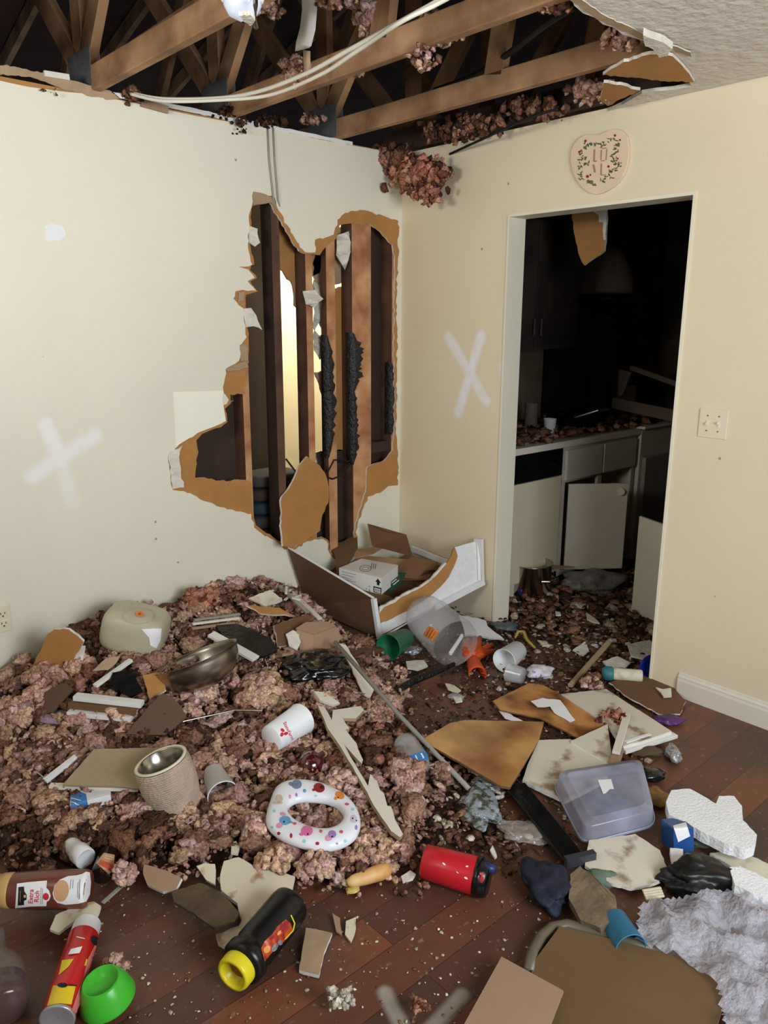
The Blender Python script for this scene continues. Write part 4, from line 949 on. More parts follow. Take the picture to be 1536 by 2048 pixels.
# larger insulation clumps, each its own
def clump(px, n, sx, sy, r, label, pal=PINKS, seed=1, lift=.03, h=.05):
    rnd = random.Random(seed); np.random.seed(seed); c = G(px[0], px[1], lift); m_ = mpp(c); P_ = []; S_ = []
    for i in range(n):
        a = rnd.uniform(0, 6.28); d = math.sqrt(rnd.random()); zz = math.sqrt(max(0, 1-d*d))*rnd.random()
        off = CR*(math.cos(a)*d*sx*m_)+(CF-Vector((0, 0, CF.z))).normalized()*(math.sin(a)*d*sy*m_)
        P_.append(tuple(c+off+Vector((0, 0, zz*h)))); S_.append(r*rnd.uniform(.5, 1.1))
    return tag(scatter('insulation_lump', P_, S_, 2, pal, amp=.85, fr=2.2, stretch=.45), label, 'insulation', 'lumps of insulation lying on the rubble')
PK = PINKS[[0, 1, 5, 2]]*1.1; TN = PINKS[[2, 7, 0]]*1.12
for i, (px, n, sx, sy, r, lb, pal) in enumerate([
    ((520, 1385), 150, 42, 52, .022, 'large bright tan insulation lump right of the steel bowl', TN),
    ((405, 1205), 80, 34, 26, .026, 'rust-brown insulation tuft leaning on the left wall near the hole', ORG),
    ((560, 1175), 50, 34, 20, .018, 'brown insulation tuft against the wall left of the white cabinet box', BROWNS*1.3),
    ((255, 1275), 90, 34, 34, .02, 'dusky pink insulation lying in front of the cloudy plastic tub', ORG[[0, 1, 2, 4]]),
    ((100, 1355), 80, 46, 22, .024, 'flat pink insulation wad beside the leaning brown drywall', PINKS[[3, 0, 7]]),
    ((160, 1335), 40, 22, 16, .02, 'tan insulation lump above the white trim bundle', TN),
    ((40, 1430), 90, 50, 34, .024, 'pink insulation lump at the left frame edge', PK),
    ((80, 1395), 50, 26, 26, .018, 'pale tan insulation lump left of the trim bundle', TN),
    ((400, 1390), 80, 34, 26, .018, 'pink insulation lump under the lip of the steel bowl', PK),
    ((770, 1415), 60, 22, 28, .018, 'smooth pink insulation lump beside the long rod', PK),
    ((810, 1560), 90, 36, 52, .02, 'pink insulation heap between broken trim and water bottle', PINKS[[1, 0, 5, 3]]),
    ((680, 1570), 50, 28, 22, .016, 'pink insulation crumbs above the potty seat', PK),
    ((630, 1740), 60, 38, 26, .014, 'pale pink insulation below the potty seat', PK),
    ((550, 1730), 60, 30, 22, .014, 'tan-pink insulation on the white drywall sheet', TN),
    ((515, 1665), 45, 20, 24, .016, 'pink insulation ball left of the potty seat', PK),
    ((750, 1700), 60, 40, 26, .014, 'tan insulation crumbs near the lower end of the broken trim', TN),
    ((250, 1530), 60, 46, 14, .014, 'pink insulation lying on the pale framed board', PK),
    ((345, 1375), 50, 30, 18, .018, 'brown insulation lump under the brown board corner', BROWNS*1.2),
    ((1340, 1345), 60, 22, 26, .016, 'rusty insulation lump against the wall behind the blue bowl', ORG),
    ((1230, 1445), 50, 34, 22, .012, 'pink insulation crumbs on the white panel', ORG),
    ((1185, 1370), 35, 20, 12, .012, 'pink insulation bits below the long stick', PINKS),
    ((235, 1945), 30, 20, 12, .010, 'small pink insulation scrap above the green bowl', PINKS),
    ((680, 2010), 30, 26, 12, .008, 'tiny pale insulation scrap on the bare floor near the bottom edge', CHIPS[[0, 5]]),
    ((840, 2020), 20, 16, 12, .008, 'brown crumb pile between the painted strokes on the floor', ORG),
    ((250, 1755), 40, 18, 18, .010, 'pink insulation scrap left of the curved drywall piece', PK),
    ((470, 1480), 60, 40, 24, .015, 'pink insulation lump left of the fallen paper cup', PINKS)]):
    clump(px, n, sx, sy, r, lb, pal, 60+i)

# ================================================================== BOARDS, DRYWALL AND TRIM ON THE HEAP
sheet('drywall_piece', [(62, 1345, .0), (75, 1316, .05), (98, 1265, .18), (112, 1256, .2), (140, 1256, .19), (158, 1268, .15), (170, 1280, .1), (160, 1300, .06), (140, 1330, .02), (90, 1350, .0)], .012, ['paper', 'gypsum'], 'brown drywall piece leaning on the left wall', 'drywall', amp=1.5, me=1)
sheet('drywall_piece', [(155, 1292, .07), (170, 1291, .07), (165, 1320, .05), (143, 1320, .05)], .006, 'white_paint', 'small grey-white scrap beside the leaning drywall', 'drywall')
def plank(name, p, q, w_, h_, mat, label, cat='trim', lift=0.02, lift2=None, up=(0, 0, 1)):
    b = MB(); b.bar(G(*p, lift+lft(PZ(*p, .05))), G(*q, (lift if lift2 is None else lift2)+lft(PZ(*q, .05))), w_, h_, up=Vector(up)); o = b.build(name, mat); return bevel(tag(o, label, cat), .0015)
plank('white_trim', (150, 1393), (285, 1408), .035, .018, 'white_paint', 'upper white-painted trim board of the pair by the bowl', lift=.06)
plank('brown_batten', (140, 1408), (272, 1424), .03, .02, 'cardboard_dark', 'bare brown batten between the two white trim boards', lift=.045)
plank('white_trim', (138, 1424), (265, 1436), .035, .018, 'white_paint', 'lower white-painted trim board of the pair by the bowl', lift=.03)
sheet('brown_board', [(252, 1468, .02), (300, 1410, .06), (325, 1386, .1), (345, 1395, .1), (362, 1412, .06), (372, 1436, .03), (350, 1455, .02), (330, 1470, .02)], .006, 'brown_board', 'dark brown triangular board below the steel bowl', 'board', amp=.5)
sheet('brown_board', [(88, 1385, .03), (130, 1365, .06), (145, 1378, .05), (105, 1425, .02), (80, 1425, .02)], .006, 'brown_board', 'dull brown board scrap near the left frame edge', 'board', amp=1)
sheet('drywall_piece', [(185, 1342, .07), (210, 1318, .1), (240, 1312, .1), (232, 1326, .08), (215, 1340, .07)], .008, ['tanpaper', 'gypsum'], 'tan curved drywall scrap above the black box', 'drywall', amp=1, me=1)
plank('white_trim', (190, 1372), (262, 1320), .022, .012, 'white_paint', 'broken white trim slanting behind the trim pair', lift=.07)
sheet('black_tray', [(225, 1345, .06), (262, 1340, .07), (285, 1380, .05), (262, 1392, .04), (218, 1372, .05)], .015, 'black_plastic', 'black plastic tray scrap half buried left of the bowl', 'tray', amp=.5)
sheet('drywall_piece', [(285, 1350, .06), (320, 1345, .08), (332, 1380, .05), (298, 1396, .04)], .01, ['paper', 'gypsum'], 'brown drywall scrap under the left rim of the bowl', 'drywall', amp=1.5, me=1)
for i, (p, q, lb) in enumerate([((388, 1240), (480, 1228), 'uppermost grey slat of the three behind the steel bowl'), ((385, 1248), (478, 1236), 'middle grey slat of the three behind the steel bowl'), ((384, 1257), (470, 1246), 'lowest tan slat of the three behind the steel bowl')]):
    plank('wood_lath', p, q, .016, .008, ['cable_grey', 'trim_white', 'cardboard_light'][i], lb, 'slat', lift=.06)
plank('white_trim', (422, 1268), (512, 1318), .045, .012, 'white_paint', 'short white board lying over the charred plastic', lift=.07)
sheet('charred_plastic', jag([(432, 1250, .05), (470, 1246, .05), (540, 1275, .04), (556, 1300, .03), (520, 1312, .03), (455, 1285, .04)], 2, 10, 3), .014, 'char', 'charred black plastic with ash streaks', 'debris', amp=0)
sheet('drywall_piece', [(498, 1196, .05), (540, 1180, .08), (565, 1200, .06), (530, 1212, .04)], .01, ['plaster_cream', 'gypsum'], 'cream drywall scrap leaning under the brown tuft', 'drywall', amp=1.5, me=1)
sheet('drywall_piece', [(492, 1210, .05), (560, 1216, .05), (590, 1232, .03), (520, 1226, .04)], .008, ['paper', 'gypsum'], 'long brown drywall scrap behind the cardboard', 'drywall', amp=1.5, me=1)
plank('wood_lath', (560, 1172), (615, 1225), .02, .01, 'cable_grey', 'left grey splinter pointing at the white cabinet box', 'slat', lift=.08)
plank('wood_lath', (578, 1180), (640, 1238), .024, .01, 'trim_white', 'right pale splinter pointing at the white cabinet box', 'slat', lift=.06)
rnd = random.Random(5)
for i in range(7):
    a = 545+rnd.uniform(0, 60); c = 1165+rnd.uniform(0, 34); q = rnd.uniform(0, 3)
    plank('plaster_splinter', (a, c), (a+18*math.cos(q), c+14*math.sin(q)), .012, .008, 'gypsum', 'white plaster splinter under the brown tuft left of the cabinet box', 'plaster', lift=.06+.01*i)['group'] = 'white plaster splinters left of the cabinet box'
# cardboard piece with two faces
t = thing('crumpled_cardboard', 'folded tan cardboard with a pale round tear behind the black bag', 'cardboard', G(640, 1280))
for nm, pts in (('flap', [(592, 1256, .09), (628, 1268, .1), (625, 1300, .03), (600, 1302, .03)]), ('flap', [(628, 1268, .1), (672, 1252, .1), (684, 1275, .05), (668, 1296, .03), (625, 1300, .03)]), ('flap', [(592, 1256, .09), (612, 1244, .12), (655, 1243, .12), (672, 1252, .1), (628, 1268, .1)])):
    sheet(nm, pts, .005, 'cardboard_light', parent=t)
sheet('pale_tear', [(572, 1268, .07), (586, 1260, .08), (598, 1266, .08), (602, 1284, .06), (594, 1300, .05), (578, 1292, .05)], .006, 'gypsum', 'pale round drywall flake beside the folded cardboard', 'drywall', amp=1.5)
sheet('drywall_piece', [(548, 1250, .07), (580, 1240, .08), (612, 1228, .08), (628, 1234, .07), (590, 1258, .05), (575, 1290, .03), (556, 1292, .03)], .008, ['cardboard_dark', 'gypsum'], 'dark brown curved drywall piece behind the folded cardboard', 'drywall', amp=1.5, me=1)
plank('wood_lath', (562, 1308), (690, 1298), .03, .012, 'cardboard_light', 'flat tan slat behind the black bag', 'slat', lift=.03)
plank('brown_batten', (702, 1308), (760, 1300), .05, .03, 'brown_board', 'short brown block left of the green cup', lift=.03)
plank('white_trim', (715, 1326), (765, 1318), .02, .01, 'trim_white', 'thin white strip below the short brown block', lift=.03)
# long rod and strips
b = MB(); b.tube([G(670, 1284, .14), G(800, 1432, .085), G(938, 1578, .03)], .009, 10); tag(b.build('curtain_rod', 'cable_grey', smooth=True), 'long grey curtain rod running diagonally across the middle of the floor', 'rod')
sheet('white_trim', [(676, 1286, .1), (692, 1290, .1), (748, 1380, .05), (740, 1396, .05), (728, 1388, .05), (700, 1330, .07)], .008, 'trim_white', 'wedge of white trim crossing under the upper end of the rod', 'trim', amp=.8)
sheet('white_trim', [(628, 1382, .05), (648, 1384, .05), (680, 1406, .04), (668, 1410, .04), (640, 1400, .04)], .01, 'trim_white', 'short white trim end above the broken board', 'trim', amp=.8)
tb = [(636, 1412), (648, 1413), (662, 1430), (664, 1440), (667, 1428), (664, 1418), (690, 1413), (722, 1412), (728, 1420), (712, 1437), (685, 1436), (692, 1448), (699, 1457), (691, 1458), (703, 1475), (713, 1484), (717, 1500), (726, 1520), (724, 1526), (712, 1514), (700, 1500), (689, 1484), (679, 1468), (700, 1500), (736, 1550), (741, 1548), (752, 1556), (768, 1586), (775, 1610), (790, 1640), (806, 1664), (800, 1672), (780, 1660), (755, 1620), (720, 1555), (688, 1500), (655, 1450)]
tb = [p for i, p in enumerate(tb) if i != 22]
sheet('broken_board', [(a, c, .062-.03*sst(1420, 1650, c)) for a, c in [(636, 1412), (648, 1413), (664, 1440), (666, 1420), (722, 1412), (728, 1420), (712, 1437), (685, 1436), (692, 1448), (699, 1457), (691, 1459), (703, 1475), (713, 1486), (717, 1500), (726, 1520), (723, 1527), (712, 1516), (700, 1502), (689, 1490), (679, 1470), (700, 1512), (736, 1572), (740, 1548), (752, 1556), (760, 1580), (768, 1586), (775, 1612), (782, 1612), (790, 1640), (806, 1668), (800, 1674), (782, 1662), (755, 1622), (720, 1560), (688, 1505), (655, 1455)]], .014, ['trim_white', 'tanpaper'], 'long broken white-painted board splintered along one side', 'board', amp=.8, step=14, me=1)
plank('metal_strip', (365, 1443), (470, 1420), .006, .004, 'steel', 'thin shiny metal strip left of the fallen paper cup', 'strip', lift=.05, lift2=.05)
plank('metal_strip', (470, 1420), (525, 1421), .006, .004, 'darksteel', 'dull bent end of the thin metal strip', 'strip', lift=.05)
# plywood and panels, right of centre
M('plywood', (206, 160, 98), rough=.3, var=.3, vs=3.6, c2=(140, 86, 44), thr=(.36, .6), spec=.6)
M('veneer', (196, 142, 84), rough=.3, var=.3, vs=6, c2=(116, 70, 40), thr=(.4, .58))
pw = sheet('plywood_sheet', [(842, 1480, .05), (900, 1446, .03), (930, 1440, .02), (1088, 1443, .02), (1078, 1480, .03), (1020, 1575, .05), (1002, 1572, .05), (930, 1530, .05)], .008, ['plywood', 'cardboard_dark'], 'golden-brown plywood sheet tipped up right of the long rod', 'plywood', amp=.4, me=1)
sheet('veneer_sheet', [(985, 1402, .02), (1058, 1366, .04), (1085, 1370, .04), (1130, 1392, .04), (1213, 1446, .02), (1160, 1478, .03), (1080, 1436, .03), (1000, 1420, .02)], .006, ['veneer', 'cardboard_dark'], 'stained veneer sheet lying above the plywood and white panels', 'plywood', amp=.6, me=1)
sheet('paper_scrap', [(1062, 1402, .05), (1085, 1396, .05), (1120, 1400, .05), (1150, 1440, .035), (1140, 1444, .035), (1108, 1425, .04), (1100, 1412, .045), (1075, 1414, .045)], .002, 'white_plastic', 'wet shiny paper scrap stuck on the stained veneer', 'paper', amp=1)
sheet('white_scrap', [(998, 1421, .02), (1012, 1424, .02), (1046, 1442, .02), (1030, 1444, .02), (1010, 1436, .02)], .003, 'white_plastic', 'small white scrap tucked behind the plywood edge', 'plastic scrap', amp=.8)
M('panel_white', (216, 208, 190), rough=.4, var=.25, vs=9, c2=(150, 128, 104), thr=(.36, .46))
pn = sheet('melamine_sheet', [(1122, 1388, .02), (1212, 1378, .03), (1240, 1396, .03), (1343, 1462, .03), (1290, 1480, .03), (1246, 1492, .03), (1215, 1446, .03), (1160, 1412, .03)], .018, ['panel_white', 'white_paint'], 'upper white cabinet panel dirty with specks', 'cabinet panel', amp=.4, me=1)
sheet('melamine_sheet', [(1078, 1480, .015), (1140, 1478, .02), (1215, 1500, .02), (1230, 1520, .02), (1210, 1560, .015), (1130, 1600, .01), (1045, 1560, .01), (1055, 1530, .01)], .016, ['panel_white', 'white_paint'], 'lower dirty white panel between plywood and plastic box', 'cabinet panel', amp=.4, me=1)
sheet('melamine_sheet', [(1142, 1482, .035), (1215, 1448, .035), (1222, 1500, .03), (1222, 1530, .025), (1180, 1506, .03)], .01, ['panel_white', 'white_paint'], 'small white triangular panel left of the wooden strip', 'cabinet panel', amp=.4, me=1)
plank('white_trim', (1246, 1502), (1350, 1470), .03, .014, 'white_paint', 'white painted edge strip in front of the upper panel', lift=.03)
plank('white_trim', (1250, 1486), (1300, 1470), .016, .012, 'white_plastic', 'short white strip behind the painted edge strip', lift=.045)
plank('wood_strip', (1254, 1430), (1232, 1506), .028, .012, 'trim_white', 'whitewashed wooden strip propped on the white panels', 'strip', lift=.06, lift2=.06)
plank('wood_strip', (1238, 1496), (1228, 1530), .036, .012, 'cardboard_light', 'pinkish lower end block of the wooden strip', 'strip', lift=.045, lift2=.04)
sheet('brown_cardboard', [(1218, 1365, .02), (1262, 1350, .03), (1290, 1352, .03), (1345, 1372, .02), (1372, 1402, .015), (1360, 1428, .01), (1320, 1428, .01), (1262, 1398, .02)], .006, ['cardboard_dark', 'gypsum'], 'brown board in front of the blue bowl', 'cardboard', amp=1.2, me=1)
sheet('plaster_flake', [(1312, 1374, .04), (1325, 1378, .04), (1342, 1376, .04), (1344, 1392, .03), (1328, 1394, .03)], .006, 'gypsum', 'white jagged plaster flake on the brown board', 'plaster', amp=1.5)
plank('wood_stick', (1140, 1372), (1218, 1284), .022, .014, 'tanpaper', 'straight pale stick lying in front of the doorway', 'stick', lift=.01, lift2=.03)
sheet('drywall_piece', [(918, 1230, .03), (955, 1236, .04), (972, 1242, .04), (975, 1252, .03), (1008, 1278, .01), (985, 1276, .01), (958, 1270, .02), (930, 1270, .02), (925, 1250, .02)], .01, ['white_plastic', 'gypsum'], 'bright white jagged drywall shard right of the clear jug', 'drywall', amp=1, me=1)
b = MB(); pp = [G(782, 1388, .03), G(830, 1360, .03), G(870, 1345, .04), G(908, 1328, .03)]; b.tube(pp, [.012, .018, .014, .01], 8); tag(b.build('burnt_stick', 'char'), 'charred black stick in the centre of the floor', 'stick')
# foreground drywall
M('wallboard_white', (216, 206, 182), rough=.6, var=.2, vs=10, c2=(160, 124, 92), thr=(.36, .42))
sheet('drywall_piece', [(448, 1722, .0), (478, 1714, .0), (512, 1735, .01), (545, 1740, .01), (590, 1752, .01), (585, 1775, .0), (575, 1796, .0), (548, 1796, 0), (530, 1815, 0), (505, 1870, 0), (455, 1898, 0), (436, 1885, 0), (432, 1868, 0), (478, 1852, 0), (484, 1840, 0), (474, 1806, 0), (442, 1780, 0), (440, 1750, 0)], .012, ['wallboard_white', 'gypsum'], 'large cream drywall sheet behind the black canister', 'drywall', amp=1.2, me=1)
sheet('drywall_piece', [(288, 1728, .02), (330, 1740, .03), (363, 1756, .02), (352, 1778, .01), (325, 1784, .0), (295, 1770, .01), (286, 1748, .01)], .012, ['cardboard_light', 'white_paint'], 'curved tan and white drywall piece above the bare floor', 'drywall', amp=.6, me=1)
sheet('drywall_piece', [(393, 1732, .01), (410, 1726, .015), (430, 1728, .015), (430, 1768, 0), (412, 1760, 0)], .008, ['wallboard_white', 'gypsum'], 'small cream drywall chip left of the large sheet', 'drywall', amp=1, me=1)
sheet('drywall_piece', [(612, 1855, .0), (640, 1860, 0), (664, 1866, 0), (648, 1905, 0), (638, 1950, 0), (598, 1940, 0), (606, 1890, 0)], .01, ['tanpaper', 'white_paint'], 'grey-tan rectangular drywall piece right of the canister', 'drywall', amp=.8, me=1)
sheet('drywall_piece', [(692, 1842, 0), (712, 1834, 0), (712, 1856, 0), (702, 1884, 0), (690, 1868, 0)], .006, 'wallboard_white', 'small narrow drywall flake on the bare floor', 'drywall', amp=1)
sheet('drywall_piece', [(665, 1826, 0), (680, 1836, 0), (684, 1870, 0), (672, 1862, 0)], .005, 'cardboard_light', 'brown thin flake left of the narrow drywall flake', 'drywall', amp=1)
sheet('drywall_piece', [(100, 1858, 0), (112, 1830, 0), (150, 1812, 0), (188, 1803, 0), (202, 1812, 0), (195, 1830, 0), (150, 1840, 0), (118, 1865, 0)], .008, ['wallboard_white', 'gypsum'], 'pale drywall strip between the creamer bottle and the spray can', 'drywall', amp=1.2, me=1)
sheet('cloth_rag', [(345, 1790, .0), (400, 1770, .02), (440, 1790, .02), (480, 1830, .01), (470, 1850, .0), (430, 1862, .01), (380, 1830, 0), (350, 1812, 0)], .012, M('rag', (94, 76, 54), rough=.95, var=.4, vs=14, bump=1, bs=25), 'dull brown rag left of the large drywall sheet', 'rag', amp=1.5, warp=.03)
plank('metal_strip', (205, 1806), (248, 1768), .012, .005, 'cable_grey', 'thin grey strip below the dark medicine bottle', 'strip', lift=.005)
for i, (px, lb) in enumerate([([(462, 1685), (472, 1682), (480, 1692), (476, 1708), (462, 1706)], 'cream plaster crumb left of the potty seat'), ([(588, 1716), (600, 1712), (606, 1726), (592, 1732)], 'square tan chip below the potty seat'), ([(802, 1752), (820, 1740), (832, 1748), (825, 1758), (806, 1764)], 'grey plaster chip left of the red tumbler'), ([(890, 1366), (908, 1370), (922, 1380), (915, 1384), (896, 1378)], 'cream chip in front of the orange glove'), ([(905, 1392), (922, 1393), (925, 1402), (912, 1404)], 'pale chip in the middle of the floor'), ([(812, 1322), (848, 1320), (856, 1332), (836, 1340), (815, 1336)], 'grey-white plaster piece below the green cup'), ([(1075, 1280), (1090, 1282), (1100, 1290), (1085, 1292)], 'white oval plaster chip in front of the doorway'), ([(1145, 1300), (1170, 1282), (1178, 1300), (1165, 1312)], 'tan round plaster piece near the pale stick'), ([(1110, 1222), (1120, 1224), (1122, 1230), (1112, 1230)], 'tiny white chip in the doorway'), ([(1172, 1225), (1190, 1236), (1200, 1246), (1186, 1244), (1174, 1238)], 'white curled trim bit near the loose door'), ([(1255, 1288), (1300, 1280), (1318, 1300), (1290, 1318), (1262, 1312)], 'pale torn plaster by the right door jamb'), ([(1205, 1322), (1235, 1312), (1262, 1325), (1250, 1335), (1215, 1334)], 'cream crumbled plaster behind the teal-capped tube'), ([(798, 1570), (812, 1576), (826, 1600), (818, 1620), (806, 1600)], 'white broken plastic bits right of the broken board'), ([(826, 1575), (845, 1590), (852, 1600), (830, 1598)], 'second white plastic bit right of the broken board'), ([(985, 1690), (994, 1712), (990, 1716), (980, 1700)], 'thin cream splinter below the colourful wrapper'), ([(700, 1735), (712, 1728), (722, 1735), (712, 1745)], 'pale crumb above the bread roll')]):
    sheet('plaster_chip', [(a, c, .01) for a, c in px], .006, 'gypsum' if i % 3 else 'wallboard_white', lb, 'plaster', amp=.8, group=None, seed=i+3)

# ================================================================== WHITE CABINET BOX IN THE CORNER
A0 = G(757, 1276, .0)
kx_ = Vector((-.79, -.03, 0)); 
# four corners of the tipped box: near (A), left far (B) on the left wall, right (C) at the right wall
Ab, At = PX(757, 1278, -.62), PX(745, 1197, -.62)
Bt = PY(575, 1096, -.03); Bb = PY(612, 1212, -.03)
Cb, Ct = PX(965, 1166, -.03), PX(963, 1079, -.03)
Db = Ab+(Bb-Ab)+(Cb-Ab); Dt = Db+(At-Ab)*.9
Db.x = min(Db.x, -.03); Db.y = min(Db.y, -.03); Dt.x = min(Dt.x, -.03); Dt.y = min(Dt.y, -.03)
t = thing('cabinet_box', 'tipped white cabinet box with brown side and wavy torn front in the corner', 'cabinet', Ab)
b = MB(); b.poly([At, Bt, Bb, Ab], .016, 0, me=1); b.build('side_panel', ['brown_board', 'white_paint'], t)['label'] = 'plain dark brown side panel'
b = MB(); b.bar(At+Vector((.004, -.004, 0)), Ab+Vector((.004, -.004, 0)), .022, .022); b.build('edge_strip', 'white_plastic', t)
b = MB(); b.poly([Ab+Vector((0, 0, .01)), Bb+Vector((0, 0, .01)), Db+Vector((0, 0, .01)), Cb+Vector((0, 0, .01))], .01); b.build('bottom_panel', 'cardboard_dark', t)
# front: plane through A and C
nF = (Cb-Ab).cross(At-Ab).normalized()
def onF(px, py, o=0):
    d = ray(px, py); q = CAM+d*((Ab-CAM).dot(nF)/d.dot(nF)); return q+nF*(o if nF.dot(CAM-Ab) > 0 else -o)
fr = [(757, 1272), (760, 1247), (772, 1240), (790, 1231), (815, 1219), (838, 1205), (860, 1190), (880, 1172), (896, 1152), (907, 1130), (913, 1112), (909, 1095), (925, 1090), (963, 1080), (965, 1166), (935, 1182), (900, 1200), (870, 1216), (830, 1238), (790, 1262)]
b = MB(); b.poly([onF(a, c) for a, c in fr], .012); M('panel_grain', (232, 232, 234), rough=.55, var=.08, vs=40, bump=.3, bs=120); b.build('front_panel', 'panel_grain', t)
te = jag([(758, 1246), (757, 1228), (768, 1214), (790, 1205), (806, 1192), (832, 1180), (855, 1166), (875, 1148), (892, 1128), (902, 1112), (905, 1100), (909, 1095), (915, 1112), (908, 1132), (897, 1154), (880, 1174), (860, 1192), (838, 1207), (815, 1221), (790, 1233), (772, 1242)], .8, 9, 4)
b = MB(); b.poly([onF(a, c, .004) for a, c in te], .013); b.build('torn_edge', 'paper', t)['label'] = 'tan torn paper edge'
te = jag([(757, 1229), (758, 1214), (775, 1206), (790, 1199), (806, 1188), (832, 1176), (855, 1161), (874, 1144), (890, 1125), (895, 1128), (877, 1149), (857, 1166), (834, 1180), (808, 1193), (790, 1206), (768, 1215)], 1.6, 6, 5)
b = MB(); b.poly([onF(a, c, .002) for a, c in te], .016); b.build('gypsum_rim', 'gypsum', t)
b = MB(); b.bar(onF(868, 1214, .008), onF(966, 1163, .008), .02, .03); b.bar(onF(955, 1084, .006), onF(957, 1160, .006), .014, .02); b.build('frame_rail', 'white_plastic', t)
b = MB(); b.bar(Ct+Vector((0, .02, 0)), Cb+Vector((0, .02, 0)), .02, .05); b.build('corner_post', 'white_paint', t)
b = MB(); b.bar(PX(823, 1097, -.05), PX(903, 1128, -.05), .015, .03); b.build('back_rail', 'white_paint', t)
# white wall tongue behind it is part of the wall; dirt and brown paper at its foot
sheet('drywall_piece', [(655, 1080, .3), (680, 1085, .3), (712, 1070, .32), (715, 1095, .3), (700, 1120, .25), (672, 1150, .2), (672, 1120, .25)], .01, 'cardboard_dark', 'dark broken drywall crumbled behind the cabinet box', 'drywall', amp=2)
# carton inside
E1 = lambda a, c, z: PZ(a, c, z)
M('carton', (166, 132, 94), rough=.85, var=.08, vs=4); M('carton_in', (120, 84, 58), rough=.85, var=.08, vs=4)
t = thing('cardboard_carton', 'opened cardboard carton with raised flaps inside the white cabinet box', 'carton', E1(790, 1180, .14))
def quad(nm, pts, mat, parent, th=.004):
    b = MB(); b.poly([E1(*p) for p in pts], th); return b.build(nm, mat, parent)
quad('back_flap', [(735, 1048, .50), (771, 1062, .49), (812, 1070, .48), (825, 1113, .34), (744, 1092, .38)], 'carton_in', t)
quad('side_flap', [(775, 1152, .26), (824, 1113, .34), (876, 1124, .32), (856, 1160, .24), (800, 1160, .26)], 'carton_in', t)
quad('left_flap', [(706, 1100, .36), (776, 1088, .37), (745, 1108, .36), (710, 1116, .34)], 'carton', t)
quad('bottom', [(680, 1160, .2), (720, 1110, .3), (830, 1120, .3), (905, 1135, .26), (880, 1170, .2), (845, 1180, .17), (775, 1215, .14), (700, 1185, .17)], 'carton', t)
quad('front_flap', [(856, 1140, .3), (902, 1128, .3), (905, 1140, .27), (872, 1168, .21), (835, 1182, .18), (815, 1195, .17), (830, 1160, .23)], 'cardboard', t)
# white case standing in the carton
t = thing('white_case_box', 'white printed case box with green label inside the carton', 'box', E1(720, 1190, .17))
qa, qb, qc, qd = E1(678, 1136, .335), E1(763, 1156, .335), E1(796, 1130, .335), E1(723, 1117, .335)
dz = E1(766, 1192, .335); hh = (qb-PX(766, 1192, qb.x)).length*.95
dn = Vector((0, 0, -hh))
v = [qa, qb, qc, qd, qa+dn, qb+dn, qc+dn, qd+dn]
case = fixn(mesh('case_body', v, [(0, 1, 2, 3), (4, 7, 6, 5), (0, 4, 5, 1), (1, 5, 6, 2), (2, 6, 7, 3), (3, 7, 4, 0)], 'white_paint', t)); tr_ = tree_of([case])
ring_ = lambda cx, cy, rx, ry, w_, n=20: ([(cx+(rx-k*w_)*math.cos(a), cy+(ry-k*w_*.6)*math.sin(a)) for a in [2*math.pi*i/n for i in range(n)] for k in (0, 1)], [(2*i, 2*i+1, (2*i+3) % (2*n), (2*i+2) % (2*n)) for i in range(n)])
decal('printed_logo', tr_, [ring_(731, 1137, 12, 7, 1.6), ring_(731, 1137, 7, 3.6, 1.1)]+[stroke(744+i*4, 1126+i, 742+i*4, 1136+i, 1.6) for i in range(3)], 'print_grey', t)
decal('fine_lettering', tr_, [stroke(684, 1143+i*5, 712-(i % 3)*4, 1149.5+i*5, .9) for i in range(5)]+[stroke(733, 1176, 733, 1186, 1.5), stroke(737, 1172, 741, 1173, 1.2), stroke(738, 1178, 742, 1188, 1.5)], 'print_grey', t, maxlen=10)
decal('printed_arrow', tr_, [pg([(751, 1163), (756, 1157), (762, 1166), (759, 1166), (759, 1171), (754, 1170), (754, 1164)]), pg([(747, 1172), (763, 1176), (763, 1189), (747, 1184)])], 'print_black', t)
decal('barcode', tr_, [pg([(749, 1175), (761, 1178), (761, 1187), (749, 1183)])], 'print_white', t, off=.0014)
decal('barcode_bars', tr_, [stroke(751+i*2, 1176.5+i*.5, 751+i*2, 1183+i*.5, .9) for i in range(5)], 'print_black', t, off=.002)
t = thing('green_label_box', 'small green and white printed box beside the white case box', 'box', E1(785, 1165, .2))
b = MB(); c1, c2 = E1(767, 1172, .25), E1(800, 1152, .25); b.bar(c1, c2, .07, .05); gb = b.build('box_body', 'print_green', t)
decal('white_stripe', [gb], [stroke(770, 1160, 778, 1157, 3), stroke(783, 1166, 793, 1158, 2), stroke(786, 1170, 798, 1160, 2)], 'print_white', t)

# ================================================================== HOUSEHOLD THINGS
def ax(a, c, r, lift=0): return G(a[0], a[1], r+lift), G(c[0], c[1], r+lift)
def rp(px, py, rad): return rad*mpp(G(px, py))
M('cup_paper', (236, 240, 242), rough=.5, var=.03)
M('clear_plastic', (214, 214, 216), rough=.12, var=.05, alpha=.38, spec=.8); M('clear_dim', (190, 186, 180), rough=.18, var=.1, alpha=.45, spec=.8)
M('cloudy', (206, 198, 170), rough=.3, var=.08, alpha=.82, spec=.6)
